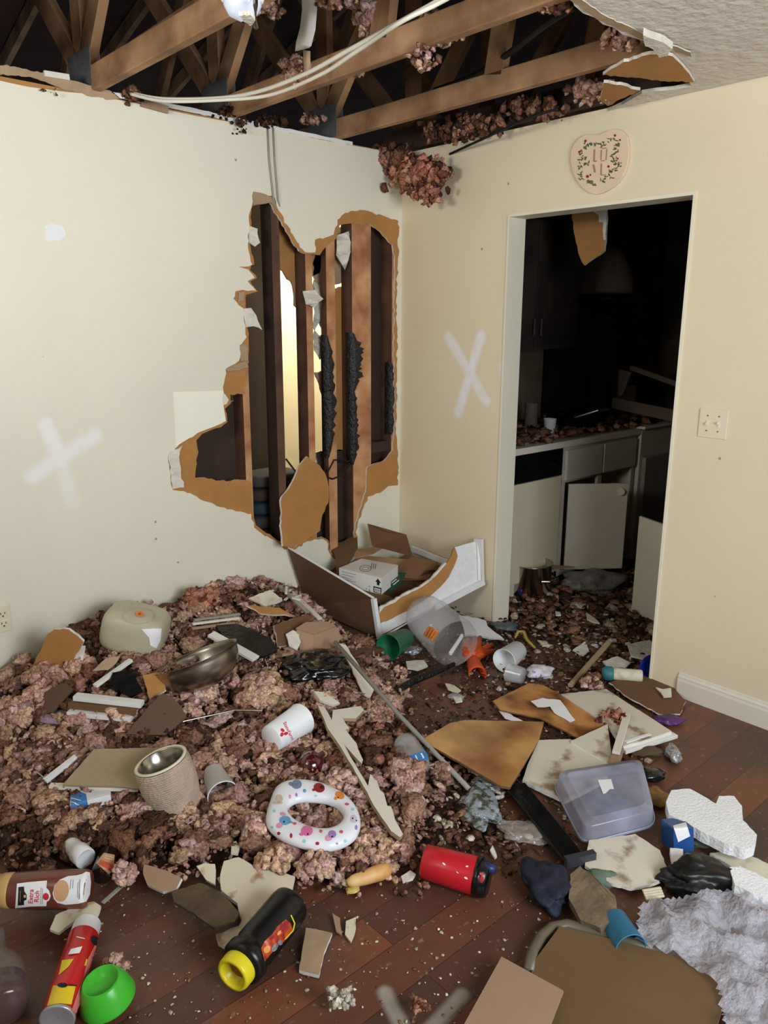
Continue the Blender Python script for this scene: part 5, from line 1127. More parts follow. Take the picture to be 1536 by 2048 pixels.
# cloudy plastic tub
t = thing('plastic_tub', 'cloudy plastic tub with orange sticker lying against the wall', 'tub', G(270, 1270))
vc, F = ico(4); cc = G(272, 1262, .07); m_ = mpp(cc)
v = np.sign(vc)*np.abs(vc)**.5; v = v*np.array([62*m_, .11, 44*m_]); a_ = math.radians(-14); R_ = np.array([[math.cos(a_), 0, -math.sin(a_)], [0, 1, 0], [math.sin(a_), 0, math.cos(a_)]])
th = math.radians(-42); Rz = np.array([[math.cos(th), -math.sin(th), 0], [math.sin(th), math.cos(th), 0], [0, 0, 1]]); v = (Rz@(R_@v.T)).T+np.array(cc)+np.array([.0, .0, .01]); v[:, 1] = np.minimum(v[:, 1], -.012)
tb_ = mesh('tub_body', v, [tuple(f) for f in F], 'cloudy', t, True)
tr_ = tree_of([tb_])
decal('raised_ring', tr_, [ring_(278, 1232, 34, 17, 3, 40)], 'clear_dim', t, off=.004)
decal('sticker', tr_, [ell(279, 1229, 9.5, 5.5, 5, 24)], 'print_orange', t, off=.003)
decal('sticker_text', tr_, [txt('et', 279, 1229, 8, 0)], 'print_maroon', t, off=.004)
decal('white_label', tr_, [pg([(283, 1258), (322, 1257), (320, 1280), (312, 1296), (300, 1290), (298, 1275)])], 'print_white', t, off=.003)
# steel mixing bowl on its side
t = thing('mixing_bowl', 'large steel mixing bowl tipped on its side', 'bowl', G(400, 1380))
c0 = G(392, 1318, .14); r = 84*mpp(c0); up_ = (CU*.93-CR*.34-(CF*.06)).normalized()
rimc = c0+Vector((0, 0, .01)); botc = rimc-up_*r*.74
prof = [(0, .001), (0, r*.42)]+[(.05+.9*(1-math.cos(a))**1, r*(.42+.58*math.sin(a))) for a in [math.radians(12*i) for i in range(1, 8)]]+[(1.0, r*1.0), (1.02, r*1.03), (1.0, r*.985)]
prof = [(min(p[0], 1.02),)+p[1:] for p in prof]+[(max(.04, min(1, q[0])), q[1]*.97) for q in [(.05+.9*(1-math.cos(a)), r*(.42+.58*math.sin(a))) for a in [math.radians(12*i) for i in range(7, 0, -1)]]]+[(.03, .001)]
lathe_o('bowl_shell', botc, rimc, prof, 'darksteel', t, 40)
# black bin bags
def bag(name, px, rx, ry, h, mat, label, cat='bag', seed=1, parent=None, lift=.0, amp=.45, fr=1.8, sub=4):
    vc, F = ico(sub); c = G(px[0], px[1], lift); m_ = mpp(c); out = []
    fh = Vector((CF.x, CF.y, 0)).normalized()
    for p in vc:
        q = Vector(p); d = 1+amp*noise.noise(q*fr+Vector((seed*3.1, 0, 0)))+amp*.5*(1-abs(noise.noise(q*fr*2.6+Vector((0, seed, 0))))*3)*.35
        w_ = c+(_R*(q.x*rx*m_)+fh*(q.y*ry*m_*1.6))*d+Vector((0, 0, h*(q.z*.5*d+.5))); out.append(w_)
    o = mesh(name, out, [tuple(f) for f in F], mat, parent, True); return tag(o, label, cat) if parent is None else o
M('binbag', (18, 18, 20), rough=.18, var=.3, bump=.8, bs=12, spec=.8)
bag('trash_bag', (628, 1350), 66, 30, .09, 'binbag', 'shiny black bin bag lying behind the fallen paper cup', seed=2, amp=.45, lift=.02)
bag('trash_bag', (1400, 1782), 72, 26, .09, M('dull_black', (20, 20, 22), rough=.38, var=.3, bump=.5, bs=10), 'rumpled black bag beside the bubble wrap', seed=5)
M('navy', (24, 30, 52), rough=.7, var=.3, vs=8, bump=.5, bs=30)
o = bag('knit_hat', (1088, 1790), 42, 38, .08, 'navy', 'dark navy cloth cap left of the cardboard sheets', 'cap', seed=8, amp=.5)
# red glass ball
t = thing('red_glass_ornament', 'dark red glossy glass ball above the potty seat', 'ornament', G(622, 1530))
c = G(622, 1530, .035); r = 27*mpp(c); vc, F = ico(4); M('red_glass', (74, 14, 20), rough=.08, var=.2, spec=.9, coat=.6)
mesh('glass_ball', [c+Vector(p)*r for p in vc], [tuple(f) for f in F], 'red_glass', t, True)
b = MB(); b.tube([c+_R*r*.6+Vector((0, 0, r*.7)), c+_R*r*.95+Vector((0, 0, r*1.0))], [.012, .01], 12); b.build('neck', 'red_glass', t)
# rope-wound steel tumbler
t = thing('steel_canister', 'steel canister wound with beige rope standing on the insulation', 'canister', G(360, 1640))
p0 = G(362, 1622, .0); m_ = mpp(p0); p1 = p0+Vector((0, 0, .185))-_R*.055
d = ray(334, 1537); p1 = CAM+d*((p0+Vector((0, 0, .2))-CAM).z/d.z) if False else p1
rr = 50*m_
M('rope', (192, 170, 150), rough=.95, var=.2, vs=20, bump=.6, bs=90)
prof = []; nr = 26
for i in range(nr*4+1):
    u = i/(nr*4); base = rr*(.78+.30*math.sin(min(1, u*1.15)*math.pi*.62)) if u < .9 else rr*(1.06-.4*(u-.9)); prof.append((u*.96, base+.0028*abs(math.sin(u*nr*math.pi)), 0))
lathe_o('rope_winding', p0, p1, [(0, .001)]+prof, 'rope', t, 40)
rt = prof[-1][1]
lathe_o('steel_liner', p0, p1, [(.955, rt*.99), (.99, rt*1.0), (1.0, rt*.97), (1.0, rt*.90), (.985, rt*.86), (.5, rt*.84), (.08, rt*.8), (.06, .001)], 'steel', t, 40)
lathe_o('cream_rim', p0, p1, [(.975, rt*1.01), (.995, rt*1.03), (1.005, rt*.99), (1.004, rt*.92), (.99, rt*.9)], 'cream_plastic', t, 40)
# cups
r = rp(1020, 1310, 22)
p0, p1 = ax((1036, 1300), (1008, 1322), r*.9, .01); cupv('foam_cup', p0, p1, r*.85, r*1.05, ['cup_paper'], 'white cup lying on its side left of the pale stick', 'cup')
r = rp(1030, 1350, 20); p0, p1 = ax((1046, 1352), (1016, 1344), r*.9, 0); cupv('clear_cup', p0, p1, r*.8, r*.95, ['clear_plastic'], 'clear plastic cup just below the white fallen cup', 'cup')
r = rp(795, 1290, 26); p0, p1 = ax((812, 1276), (776, 1295), r*.8, .02); cupv('green_cup', p0, p1, r*.72, r*.95, [M('green_cup', (30, 110, 74), rough=.35, var=.05)], 'dark green plastic cup lying below the cabinet box', 'cup')
r = rp(440, 1575, 29); p0, p1 = ax((426, 1545), (446, 1590), r*.85, .0); cupv('paper_cup', p0, p1, r*.72, r, ['cup_paper', 'cup_paper'], 'white ribbed paper cup tipped beside the rope-wound canister', 'cup', rim=.003)
# printed paper cup
r = rp(570, 1455, 31); p0, p1 = ax((542, 1478), (604, 1437), r*.9, .02)
t, o = cupv('paper_cup', p0, p1, r*.84, r*.98, ['cup_paper', 'cup_paper'], 'white paper cup with red printed logo lying on the insulation', 'cup', rim=.003)
tr_ = tree_of([o])
decal('printed_name', tr_, [txt('StateFarm', 577, 1462, 9.6, 64, 1)], 'print_red', t, maxlen=5)
decal('oval_logo', tr_, [ell(565, 1460.5, 4.6, 3.2, 40), ell(563.5, 1469, 4.6, 3.2, 110), ell(571.5, 1467, 4.6, 3.2, -20)], 'print_red', t, maxlen=5)
# clear jug with white lid rim and orange label
r = rp(870, 1260, 44)
t = thing('clear_jug', 'large clear plastic jug with orange label and white lid rim', 'jug', G(870, 1260))
p0, p1 = ax((846, 1226), (912, 1288), r*.95, .02); jb = lathe_o('jug_body', p0, p1, [(0, .001), (0, r*.7), (.05, r*.9), (.3, r), (.32, r*.97), (.9, r*1.05), (.95, r), (1, r)], 'clear_plastic', t, 32)
tr_ = tree_of([jb]); decal('orange_label', tr_, [pg([(847, 1270), (858, 1251), (879, 1264), (868, 1284)])], 'print_orange', t, off=.002)
decal('label_lettering', tr_, [stroke(853, 1272, 862, 1256, 1), stroke(858, 1275, 867, 1260, 1), stroke(862, 1278, 872, 1263, 1)], 'print_maroon', t, off=.003)
b = MB(); b.bar(G(900, 1308, .05), G(925, 1270, .09), .014, .018); bevel(b.build('lid_rim', 'white_plastic', t), .003)
# orange rubber glove
t = thing('rubber_glove', 'crumpled orange rubber glove in the middle of the floor', 'glove', G(950, 1320)); M('orange_rubber', (214, 84, 30), rough=.45, var=.2, vs=12, bump=.5, bs=25)
c = G(947, 1322, .02); m_ = mpp(c); fh = Vector((CF.x, CF.y, 0)).normalized()
lathe_o('cuff', G(945, 1318, .02), G(955, 1350, .015), [(0, .026), (.3, .033), (.7, .038), (1, .042), (1, .038), (.3, .028), (.25, .001)], 'orange_rubber', t, 20)
b = MB()
for q in ([(940, 1318, .03), (930, 1302, .04), (928, 1290, .05), (936, 1280, .04)], [(944, 1312, .04), (948, 1292, .06), (950, 1276, .05)], [(950, 1310, .03), (956, 1292, .05), (960, 1275, .05)], [(955, 1308, .02), (970, 1296, .03), (984, 1290, .02)], [(955, 1312, .02), (972, 1306, .02), (990, 1302, .015)]):
    b = MB(); b.tube([G(a, c_, z_) for a, c_, z_ in q], [.02]+[.016]*(len(q)-2)+[.011], 10); b.build('finger', 'orange_rubber', t, True)
bag('palm', (944, 1312), 24, 18, .055, 'orange_rubber', None, seed=4, parent=t, lift=.01, amp=.4, sub=3)
# scraps
bag('foil_scrap', (822, 1306), 18, 10, .035, M('foil', (200, 200, 204), rough=.25, metal=.6, var=.3, vs=30, bump=1.0, bs=60), 'crumpled silver foil scrap below the green cup', 'foil', seed=3, amp=.8, sub=3)
o = bag('crumpled_wrapper', (1078, 1352), 26, 13, .05, M('wrapper_white', (220, 216, 226), rough=.4, var=.1, bump=.8, bs=30), 'crumpled white wrapper above the veneer sheet', 'wrapper', seed=6, amp=.5, sub=3); tr_ = tree_of([o])
decal('wrapper_print', tr_, [ell(1068, 1344, 3.4, 2, 20), ell(1073, 1354, 4, 1.2, 80), ell(1082, 1352, 1.6, 4, 20)], 'print_purple', o, off=.002)
bag('plastic_scrap', (1010, 1258), 26, 12, .03, M('bluegrey', (92, 98, 104), rough=.4, var=.2, bump=.8, bs=30), 'blue-grey crumpled plastic right of the white shard', 'plastic scrap', seed=7, sub=3)
bag('purple_wrapper', (1336, 1446), 28, 10, .03, M('purple', (92, 52, 110), rough=.3, var=.3, bump=.8, bs=30), 'shiny purple wrapper at the tip of the white panel', 'wrapper', seed=9, sub=3)
bag('lilac_cloth', (120, 1446), 32, 14, .04, M('lilac', (168, 138, 160), rough=.9, var=.2, bump=.8, bs=20), 'lilac cloth scrap left of the brown triangular board', 'cloth', seed=10, sub=3)
bag('black_cloth', (50, 1498), 36, 12, .02, 'black_matte', 'black cloth patch at the far left of the insulation', 'cloth', seed=11, sub=3)
bag('white_cloth', (575, 1268), 10, 16, .05, 'white_paint', 'crumpled white scrap behind the pale round flake', 'plastic scrap', seed=12, sub=3)
b = MB(); b.tube([G(1030, 1276, .02), G(1036, 1263, .04), G(1048, 1264, .045), G(1054, 1280, .03), G(1070, 1296, .015)], [.006, .009, .01, .008, .006], 8); tag(b.build('yellow_strap', M('yellow_dim', (170, 150, 70), rough=.6), smooth=True), 'curved yellow strap right of the orange glove', 'strap')
# teal-capped tube and blue bowl
t = thing('capped_tube', 'cream tube with teal cap lying before the blue bowl', 'tube', G(1240, 1350)); r = rp(1240, 1350, 12)
p0, p1 = ax((1204, 1346), (1284, 1352), r, .02); lathe_o('tube_body', p0, p1, [(.28, r*.9), (.34, r), (.97, r), (1, r*.9), (1, .001)], 'plaster_cream', t); lathe_o('cap', p0, p1, [(0, .001), (0, r*.8), (.08, r*1.15), (.25, r*1.15), (.28, r), (.28, .001)], M('teal', (58, 120, 128), rough=.5), t)
c = G(1312, 1345, .0); r = 33*mpp(c); t = thing('blue_bowl', 'deep blue plastic bowl leaning near the right wall', 'bowl', c); dv = (Vector((0, 0, 1))*.55-fh*.8).normalized(); c = G(1313, 1343, .05)
M('blue_bowl', (22, 36, 140), rough=.3, var=.05)
lathe_o('bowl_shell', c-dv*r*.5, c, [(0, .001), (0, r*.5), (.4, r*.8), (.95, r), (1, r*1.04), (1.0, r*.97), (.42, r*.76), (.08, r*.46), (.08, .001)], 'blue_bowl', t)
# water bottle
t = thing('water_bottle', 'clear crushed water bottle with blue label left of the plywood', 'bottle', G(825, 1510)); r = rp(825, 1510, 25)
p0, p1 = ax((808, 1484), (850, 1550), r, .01)
wb = lathe_o('bottle_body', p0, p1, [(0, .001), (0, r*.75), (.05, r*.92), (.25, r), (.3, r*.95), (.35, r), (.62, r), (.68, r*.92), (.8, r*.75), (.9, r*.35), (1, r*.33)], 'clear_plastic', t); tr_ = tree_of([wb])
decal('blue_label', tr_, [pg([(810, 1516), (850, 1500), (860, 1518), (822, 1534)])], 'print_blue', t, off=.001)
decal('label_lettering', tr_, [stroke(816, 1523, 826, 1519, 3), stroke(831, 1511, 836, 1522, 2.4), stroke(842, 1507, 847, 1517, 3)], 'print_white', t, off=.002)
# potty seat
OUT = [(559, 1563), (588, 1559), (621, 1561), (653, 1570), (689, 1589), (711, 1611), (722, 1636), (718, 1666), (700, 1682), (670, 1695), (634, 1696), (593, 1686), (560, 1673), (537, 1655), (530, 1641), (535, 1617), (543, 1595), (549, 1576)]
INN = [(574, 1617), (582, 1604), (599, 1598), (626, 1598), (653, 1600), (675, 1610), (688, 1628), (684, 1644), (667, 1656), (642, 1659), (615, 1652), (593, 1641), (580, 1629)]
zt_ = .115; th_ = .04
def closed(pts, z):
    W = [PZ(a, c, z) for a, c in pts]; return W
Wo, Wi = closed(OUT, zt_-.012), closed(INN, zt_-.012); ctr = sum(Wi, Vector())/len(Wi)
def polar(W, ang):
    d = Vector((math.cos(ang), math.sin(ang))); best = None
    for i in range(len(W)):
        a, c = W[i]-ctr, W[(i+1) % len(W)]-ctr; a = Vector((a.x, a.y)); c = Vector((c.x, c.y)); e = c-a; den = d.x*e.y-d.y*e.x
        if abs(den) < 1e-12: continue
        tt = (a.x*e.y-a.y*e.x)/den; u = (a.x*d.y-a.y*d.x)/den
        if 0 <= u <= 1 and tt > 0: best = tt if best is None else max(best, tt)
    return best
nA, nB = 72, 18; ro = [polar(Wo, 2*math.pi*i/nA) for i in range(nA)]; ri = [polar(Wi, 2*math.pi*i/nA) for i in range(nA)]
sm = lambda L, k=2: [sum(L[(i+j) % nA] for j in range(-k, k+1))/(2*k+1) for i in range(nA)]
ro, ri = sm(ro), sm(ri); v = []; f = []
for i in range(nA):
    an = 2*math.pi*i/nA; mid, hw = (ro[i]+ri[i])/2, (ro[i]-ri[i])/2; rdir = Vector((math.cos(an), math.sin(an), 0))
    for j in range(nB):
        ph = 2*math.pi*j/nB; cs, sn = math.cos(ph), math.sin(ph); cs = math.copysign(abs(cs)**.75, cs)
        v.append(Vector((ctr.x, ctr.y, zt_-.02))+rdir*(mid+hw*cs)+Vector((0, 0, th_*(.62 if sn > 0 else .5)*(abs(sn)**.9)*(1 if sn > 0 else -1))))
for i in range(nA):
    for j in range(nB): f.append((i*nB+j, ((i+1) % nA)*nB+j, ((i+1) % nA)*nB+(j+1) % nB, i*nB+(j+1) % nB))
t = thing('potty_seat', 'padded white child toilet seat ring printed with small animals', 'toilet seat', Vector((ctr.x, ctr.y, .02)))
M('vinyl', (238, 240, 248), rough=.22, var=.03, spec=.6); seat = fixn(mesh('padded_ring', v, f, 'vinyl', t, True)); tr_ = tree_of([seat])
K = 3.657; cx = lambda a, c: (380+a/K, 1480+c/K)
def cell(a, c, rx, ry, an=0): return ell(*cx(a, c), rx/K, ry/K, an)
decal('mouse_print', tr_, [cell(780, 325, 38, 34), cell(740, 322, 20, 14, 20), cell(779, 330, 5, 5)], 'print_slate', t)
decal('elephant_print', tr_, [cell(695, 590, 42, 34), cell(735, 600, 18, 9, 20), cell(838, 372, 12, 14)], M('print_sky', (104, 170, 214), rough=.4), t)
decal('ear_print', tr_, [cell(655, 625, 26, 20, -30), cell(680, 543, 22, 14, 20), cell(730, 415, 9, 16), cell(1015, 715, 30, 24, -40)], M('print_blush', (232, 160, 190), rough=.4), t)
decal('bear_print', tr_, [cell(945, 350, 42, 34, 20), cell(905, 365, 12, 10), cell(740, 700, 10, 18), cell(932, 757, 14, 12), cell(650, 683, 12, 12)], 'print_maroon', t)
decal('pig_print', tr_, [cell(855, 665, 44, 38), cell(815, 690, 18, 12)], M('print_hot', (226, 118, 176), rough=.4), t)
decal('lilac_print', tr_, [cell(1040, 690, 30, 28), cell(1215, 640, 10, 18), cell(778, 402, 9, 14), cell(1075, 758, 10, 8)], 'print_purple', t)
decal('fox_print', tr_, [cell(1095, 405, 36, 26, 30), cell(1065, 428, 12, 12)], 'print_orange', t)
decal('cat_print', tr_, [cell(650, 430, 30, 30), cell(640, 460, 40, 12)], M('print_beige', (214, 196, 176), rough=.4), t)
decal('leaf_print', tr_, [cell(835, 740, 14, 14), cell(1190, 508, 12, 10), cell(1135, 738, 12, 12), cell(920, 408, 12, 8), cell(600, 640, 12, 10), cell(615, 520, 10, 12)], 'print_teal', t)
decal('berry_print', tr_, [cell(765, 612, 14, 10), cell(957, 668, 12, 12), cell(1148, 470, 16, 10), cell(1106, 672, 14, 12)], M('print_coral', (206, 96, 110), rough=.4), t)
decal('eye_print', tr_, [cell(688, 600, 6, 7), cell(965, 345, 14, 11), cell(1040, 708, 6, 7), cell(862, 690, 6, 7), cell(1190, 575, 6, 6), cell(1085, 422, 5, 5), cell(1216, 592, 5, 5)], 'print_black', t, off=.0014, maxlen=8)
decal('face_print', tr_, [cell(1198, 578, 24, 30)], M('print_pale', (222, 206, 226), rough=.4), t)
b = MB(); b.poly([PZ(*cx(a, c), .045) for a, c in [(955, 425), (1060, 440), (1118, 462), (1110, 486), (1050, 462), (960, 440)]], .006); b.build('clip', 'black_matte', t)
c = PZ(640, 1640, .03); b = MB(); b.poly([PZ(*cx(a, c_), .025) for a, c_ in [(715, 480), (800, 450), (880, 560), (960, 640), (880, 820), (860, 850), (800, 830), (770, 750), (800, 640), (730, 560)]], .01); b.build('base_frame', 'black_matte', t)
# pale framed board
t = thing('framed_board', 'pale board with white metal frame left of the rope-wound canister', 'board', G(200, 1540))
sheet('board', [(125, 1570, .055), (188, 1498, .06), (320, 1495, .06), (350, 1500, .06), (340, 1540, .055), (300, 1580, .05), (230, 1572, .05)], .006, M('board_tan', (166, 146, 116), rough=.6, var=.12), parent=t, amp=.4)
b = MB(); b.bar(G(90, 1562, .06), G(152, 1514, .075), .02, .012); b.build('frame_bar', 'white_plastic', t)
b = MB(); b.bar(G(100, 1572, .06), G(278, 1577, .06), .02, .012); b.build('frame_bar', 'trim_white', t)
b = MB(); b.bar(G(152, 1514, .05), G(188, 1486, .055), .02, .008); b.build('frame_bar', 'tanpaper', t)
b = MB(); b.tube([G(50, 1562, .03), G(60, 1570, .03), G(80, 1570, .03), G(88, 1556, .035), G(72, 1543, .04)], .004, 8); b.build('bent_wire', 'steel', t)
# blue and white carton
t = thing('blue_white_carton', 'blue and white printed carton half buried left of the canister', 'carton', G(180, 1600)); b = MB()
p0, p1 = G(142, 1606, .04), G(222, 1586, .045); b.bar(p0, p1, .07, .03); cb = bevel(b.build('carton_body', 'white_plastic', t), .002); tr_ = tree_of([cb])
decal('blue_panel', tr_, [pg([(130, 1590), (150, 1580), (172, 1588), (176, 1610), (160, 1625), (130, 1625)])], 'print_blue', t, off=.001)
decal('panel_lettering', tr_, [stroke(142, 1597, 162, 1602, 1.6), stroke(140, 1604, 158, 1609, 1.6), stroke(185, 1595, 206, 1583, 1.4)], 'print_white', t, off=.002)
# white cap with clear bottle part, medicine bottle
t = thing('clear_cup', 'clear plastic cup with white cap lying above the creamer bottle', 'cup', G(150, 1690)); r = rp(158, 1705, 20)
p0, p1 = ax((140, 1688), (172, 1718), r*.75, .01); lathe_o('cap', p0, p1, [(0, .001), (0, r*.7), (.1, r*.8), (.5, r*.85), (.55, r*1.0), (.98, r), (1, r*.95), (.9, r*.8), (.9, .001)], 'white_plastic', t)
bag('clear_shell', (185, 1675), 40, 16, .05, 'clear_plastic', None, seed=3, parent=t, amp=.3, sub=3)
t = thing('medicine_bottle', 'small dark bottle with red and white label', 'bottle', G(210, 1735)); r = rp(208, 1735, 21)
p0, p1 = ax((220, 1702), (203, 1752), r, 0); mbd = lathe_o('bottle_body', p0, p1, [(0, .001), (0, r*.55), (.1, r*.6), (.14, r*.95), (.9, r), (1, r*.85), (1, .001)], M('amber_dark', (34, 20, 14), rough=.12, spec=.8), t); tr_ = tree_of([mbd])
decal('label', tr_, [pg([(208, 1706), (229, 1710), (226, 1742), (218, 1748), (192, 1726)])], 'print_tan', t); decal('label_band', tr_, [pg([(202, 1720), (226, 1730), (223, 1744), (196, 1728)])], M('print_salmon', (206, 92, 70), rough=.4), t, off=.0016)
decal('label_lettering', tr_, [stroke(210, 1712, 226, 1716, 1), stroke(209, 1716, 225, 1720, 1)], 'print_white', t, off=.0016)
# creamer bottle
t = thing('creamer_bottle', 'large brown coffee creamer bottle reading Extra Rich at the left frame edge', 'bottle', G(90, 1785)); r = rp(90, 1785, 36)
p0, p1 = ax((-16, 1781), (178, 1778), r, 0)
M('creamer_brown', (112, 56, 44), rough=.3, var=.05, coat=.3)
L_ = (p1-p0).length
cb = lathe_o('bottle_body', p0, p1, [(.20, r*.84, 0), (.24, r*.90, 0), (.5, r*.98, 0), (.8, r, 0), (.97, r*.98, 0), (.99, r*.93, 0), (1, r*.85, 0), (1, .001, 0)], ['creamer_brown'], t, 40)
lathe_o('tan_cap', p0, p1, [(-.1, .001), (-.1, r*.80), (.10, r*.82), (.11, r*.88), (.20, r*.90), (.215, r*.86), (.22, r*.80), (.22, .001)], M('cap_tan', (200, 160, 104), rough=.45, var=.05), t, 40)
tr_ = tree_of([cb]); q = lambda a, c: (a/K, 1628+c/K)
decal('white_label', tr_, [pg([q(*p) for p in [(125, 510), (200, 500), (345, 487), (340, 540), (360, 560), (372, 600), (360, 630), (342, 642), (340, 672), (225, 675), (112, 688)]])], 'print_white', t)
decal('black_badge', tr_, [pg([q(*p) for p in [(137, 535), (178, 532), (180, 565), (198, 590), (196, 625), (178, 632), (178, 662), (133, 666)]])], 'print_black', t, off=.0018)
decal('badge_mark', tr_, [ell(*q(185, 600), 2.6, 3), stroke(*q(152, 560), *q(150, 640), .8)], 'print_tan', t, off=.0026)
decal('brand_words', tr_, [txt('Extra', *q(230, 602), 13, -86), txt('Rich', *q(273, 602), 13, -86)], 'print_red', t, off=.0018, maxlen=6)
decal('red_seal', tr_, [ell(*q(338, 602), 6, 7)], 'print_red', t, off=.0018)
decal('fine_lettering', tr_, [stroke(*q(302, 540+i*0), *q(300, 660), .7) for i in range(1)]+[stroke(*q(314, 545), *q(313, 655), .7)], 'print_grey', t, off=.0018)
decal('cup_picture', tr_, [pg([q(*p) for p in [(385, 580), (400, 520), (440, 480), (500, 455), (560, 450), (600, 440), (628, 424), (655, 428), (664, 500), (655, 590), (630, 640), (570, 655), (480, 662), (420, 648), (395, 620)]])], 'print_white', t)
decal('coffee_picture', tr_, [ell(*q(450, 562), 15, 21, 10, 24)], 'print_tan', t, off=.0018)
decal('label_lettering', tr_, [stroke(*q(520, 480), *q(515, 550), .9), stroke(*q(537, 480), *q(533, 545), .9), stroke(*q(585, 480), *q(580, 620), 1.2), stroke(*q(572, 500), *q(568, 610), .8)], 'print_grey', t, off=.0018)
# spray can
t = thing('spray_can', 'red and yellow spray can with white cap beside the green bowl', 'spray can', G(140, 1940)); r = rp(145, 1950, 31)
p0, p1 = ax((176, 1846), (114, 2040), r, 0)
cb = lathe_o('can_body', p0, p1, [(0, .001, 1), (0, r*.8, 1), (.02, r*.9, 1), (.155, r*.93, 1), (.16, r*.97, 0), (.85, r, 0), (.97, r, 0), (.98, r*1.03, 2), (1, r*1.03, 2), (1, r*.93, 2), (.985, r*.5, 2), (.98, .001, 2)], [M('can_red', (200, 34, 34), rough=.25, var=.03), 'white_plastic', M('can_metal', (176, 176, 178), rough=.35, metal=.45, var=.1)], t, 40)
tr_ = tree_of([cb])
decal('yellow_print', tr_, [pg([q(*p) for p in [(390, 1255), (552, 1262), (520, 1395), (440, 1385), (345, 1405)]]), pg([q(*p) for p in [(455, 1070), (540, 1060), (500, 1120), (430, 1180)]]), pg([q(*p) for p in [(630, 1060), (668, 1085), (650, 1110), (615, 1110)]])], 'print_yellow', t)
decal('pink_side', tr_, [pg([q(*p) for p in [(715, 970), (668, 1080), (560, 1470), (520, 1440), (610, 1180), (640, 1060), (690, 960)]])], M('print_salmon2', (222, 120, 116), rough=.4), t, off=.0014)
decal('white_mark', tr_, [pg([q(*p) for p in [(520, 990), (602, 970), (580, 1020), (500, 1030)]]), stroke(*q(560, 900), *q(620, 915), 1.4)], 'print_white', t, off=.0014)
decal('dark_print', tr_, [ell(*q(690, 925), 7, 10, -20), stroke(*q(500, 1252), *q(560, 1258), 2.2), ell(*q(458, 1255), 10, 5)], 'print_black', t, off=.0016)
# green bowl turned over
c = G(217, 2006, .0); r = 55*mpp(c); t = thing('green_bowl', 'bright green plastic bowl turned over on the bare floor', 'bowl', c); M('green_plastic', (70, 186, 52), rough=.28, var=.03)
tip = (Vector((0, 0, 1))-_R*.18-fh*.1).normalized()
c = c+Vector((0, 0, .012))
lathe_o('bowl_shell', c, c+tip*r*.92, [(-.06, r*.93), (0, r*.99), (.06, r), (.4, r*.93), (.75, r*.80), (.93, r*.70), (1, r*.66), (1, r*.61), (.8, r*.56), (.78, .001)], 'green_plastic', t, 44)
# glass bottle at the left edge
t = thing('glass_bottle', 'clear glass bottle with dark red liquid cut by the left frame edge', 'bottle', G(8, 1990)); r = rp(10, 1980, 45)
p0 = G(12, 2020, r*.5); p1 = G(-8, 1868, r*.5)
M('bottle_glass', (150, 145, 140), rough=.06, var=.1, alpha=.2, spec=1); M('red_liquid', (72, 14, 16), rough=.15, var=.2)
lathe_o('bottle_body', p0, p1, [(0, .001), (0, r*.8), (.05, r*.97), (.45, r), (.6, r*.75), (.72, r*.38), (.98, r*.36), (1, r*.4), (1, .001)], 'bottle_glass', t, 32)
lathe_o('liquid', p0, p1, [(.01, .001), (.01, r*.76), (.05, r*.93), (.3, r*.95), (.3, .001)], 'red_liquid', t, 32)
b = MB(); lb_ = (p0*.72+p1*.28); b.bar(lb_+(CAM-lb_).normalized()*r*1.0-_R*.008-Vector((0,0,.02)), lb_+(CAM-lb_).normalized()*r*1.0-_R*.008+Vector((0, 0, .01)), .018, .002, up=(CAM-lb_).normalized()); b.build('paper_label', 'print_white', t)
# black canister with yellow mouth
t = thing('black_canister', 'black bottle with flame label and open yellow mouth', 'canister', G(520, 1880)); r = rp(520, 1880, 42)
p0, p1 = ax((464, 1952), (583, 1806), r, 0)
cb = lathe_o('bottle_body', p0, p1, [(.12, r*.8), (.13, r*.98), (.17, r*1.06), (.24, r*1.06), (.27, r*.94), (.33, r*.92), (.36, r*.98), (.9, r), (.97, r*.96), (1, r*.8), (1, .001)], M('black_gloss', (18, 18, 20), rough=.3, var=.3, bump=.15, bs=20), t, 44)
lathe_o('yellow_mouth', p0, p1, [(.14, r*.8), (.1, r*.82), (.02, r*.80), (.0, r*.76), (0, r*.62), (.02, r*.58), (.12, r*.56), (.12, .001)], M('yellow_plastic', (228, 212, 38), rough=.3, var=.03), t, 36)
lathe_o('mouth_residue', p0, p1, [(.105, r*.5), (.1, .001)], M('residue', (160, 110, 50), rough=.8, var=.4, vs=60), t, 20)
tr_ = tree_of([cb]); q2 = lambda a, c: (380+a/K, 1628+c/K)
decal('flame_label', tr_, [pg([q2(*p) for p in [(518, 985), (545, 930), (600, 880), (640, 820), (700, 770), (735, 800), (750, 850), (720, 900), (650, 960), (600, 1010), (545, 1080)]])], M('print_flame', (214, 92, 44), rough=.4, var=.3, vs=60, c2=(140, 40, 30)), t)
decal('flame_edge_print', tr_, [stroke(*q2(735, 740), *q2(762, 800), 2.6), stroke(*q2(762, 800), *q2(750, 850), 2.6), stroke(*q2(750, 850), *q2(690, 915), 2.6)], 'print_yellow', t, off=.0018)
decal('flame_print', tr_, [ell(*q2(680, 835), 9, 5, -50), ell(*q2(600, 905), 6, 3, -50), ell(*q2(700, 800), 6, 4, -50)], 'print_maroon', t, off=.0018)
decal('glow_print', tr_, [ell(*q2(560, 990), 9, 6, -50), ell(*q2(650, 870), 6, 3, -50)], M('print_peach', (240, 160, 90), rough=.4), t, off=.0018)
decal('silver_print', tr_, [ell(*q2(615, 975), 5, 9, 30), ell(*q2(655, 940), 5, 5)], 'foil', t, off=.0022)
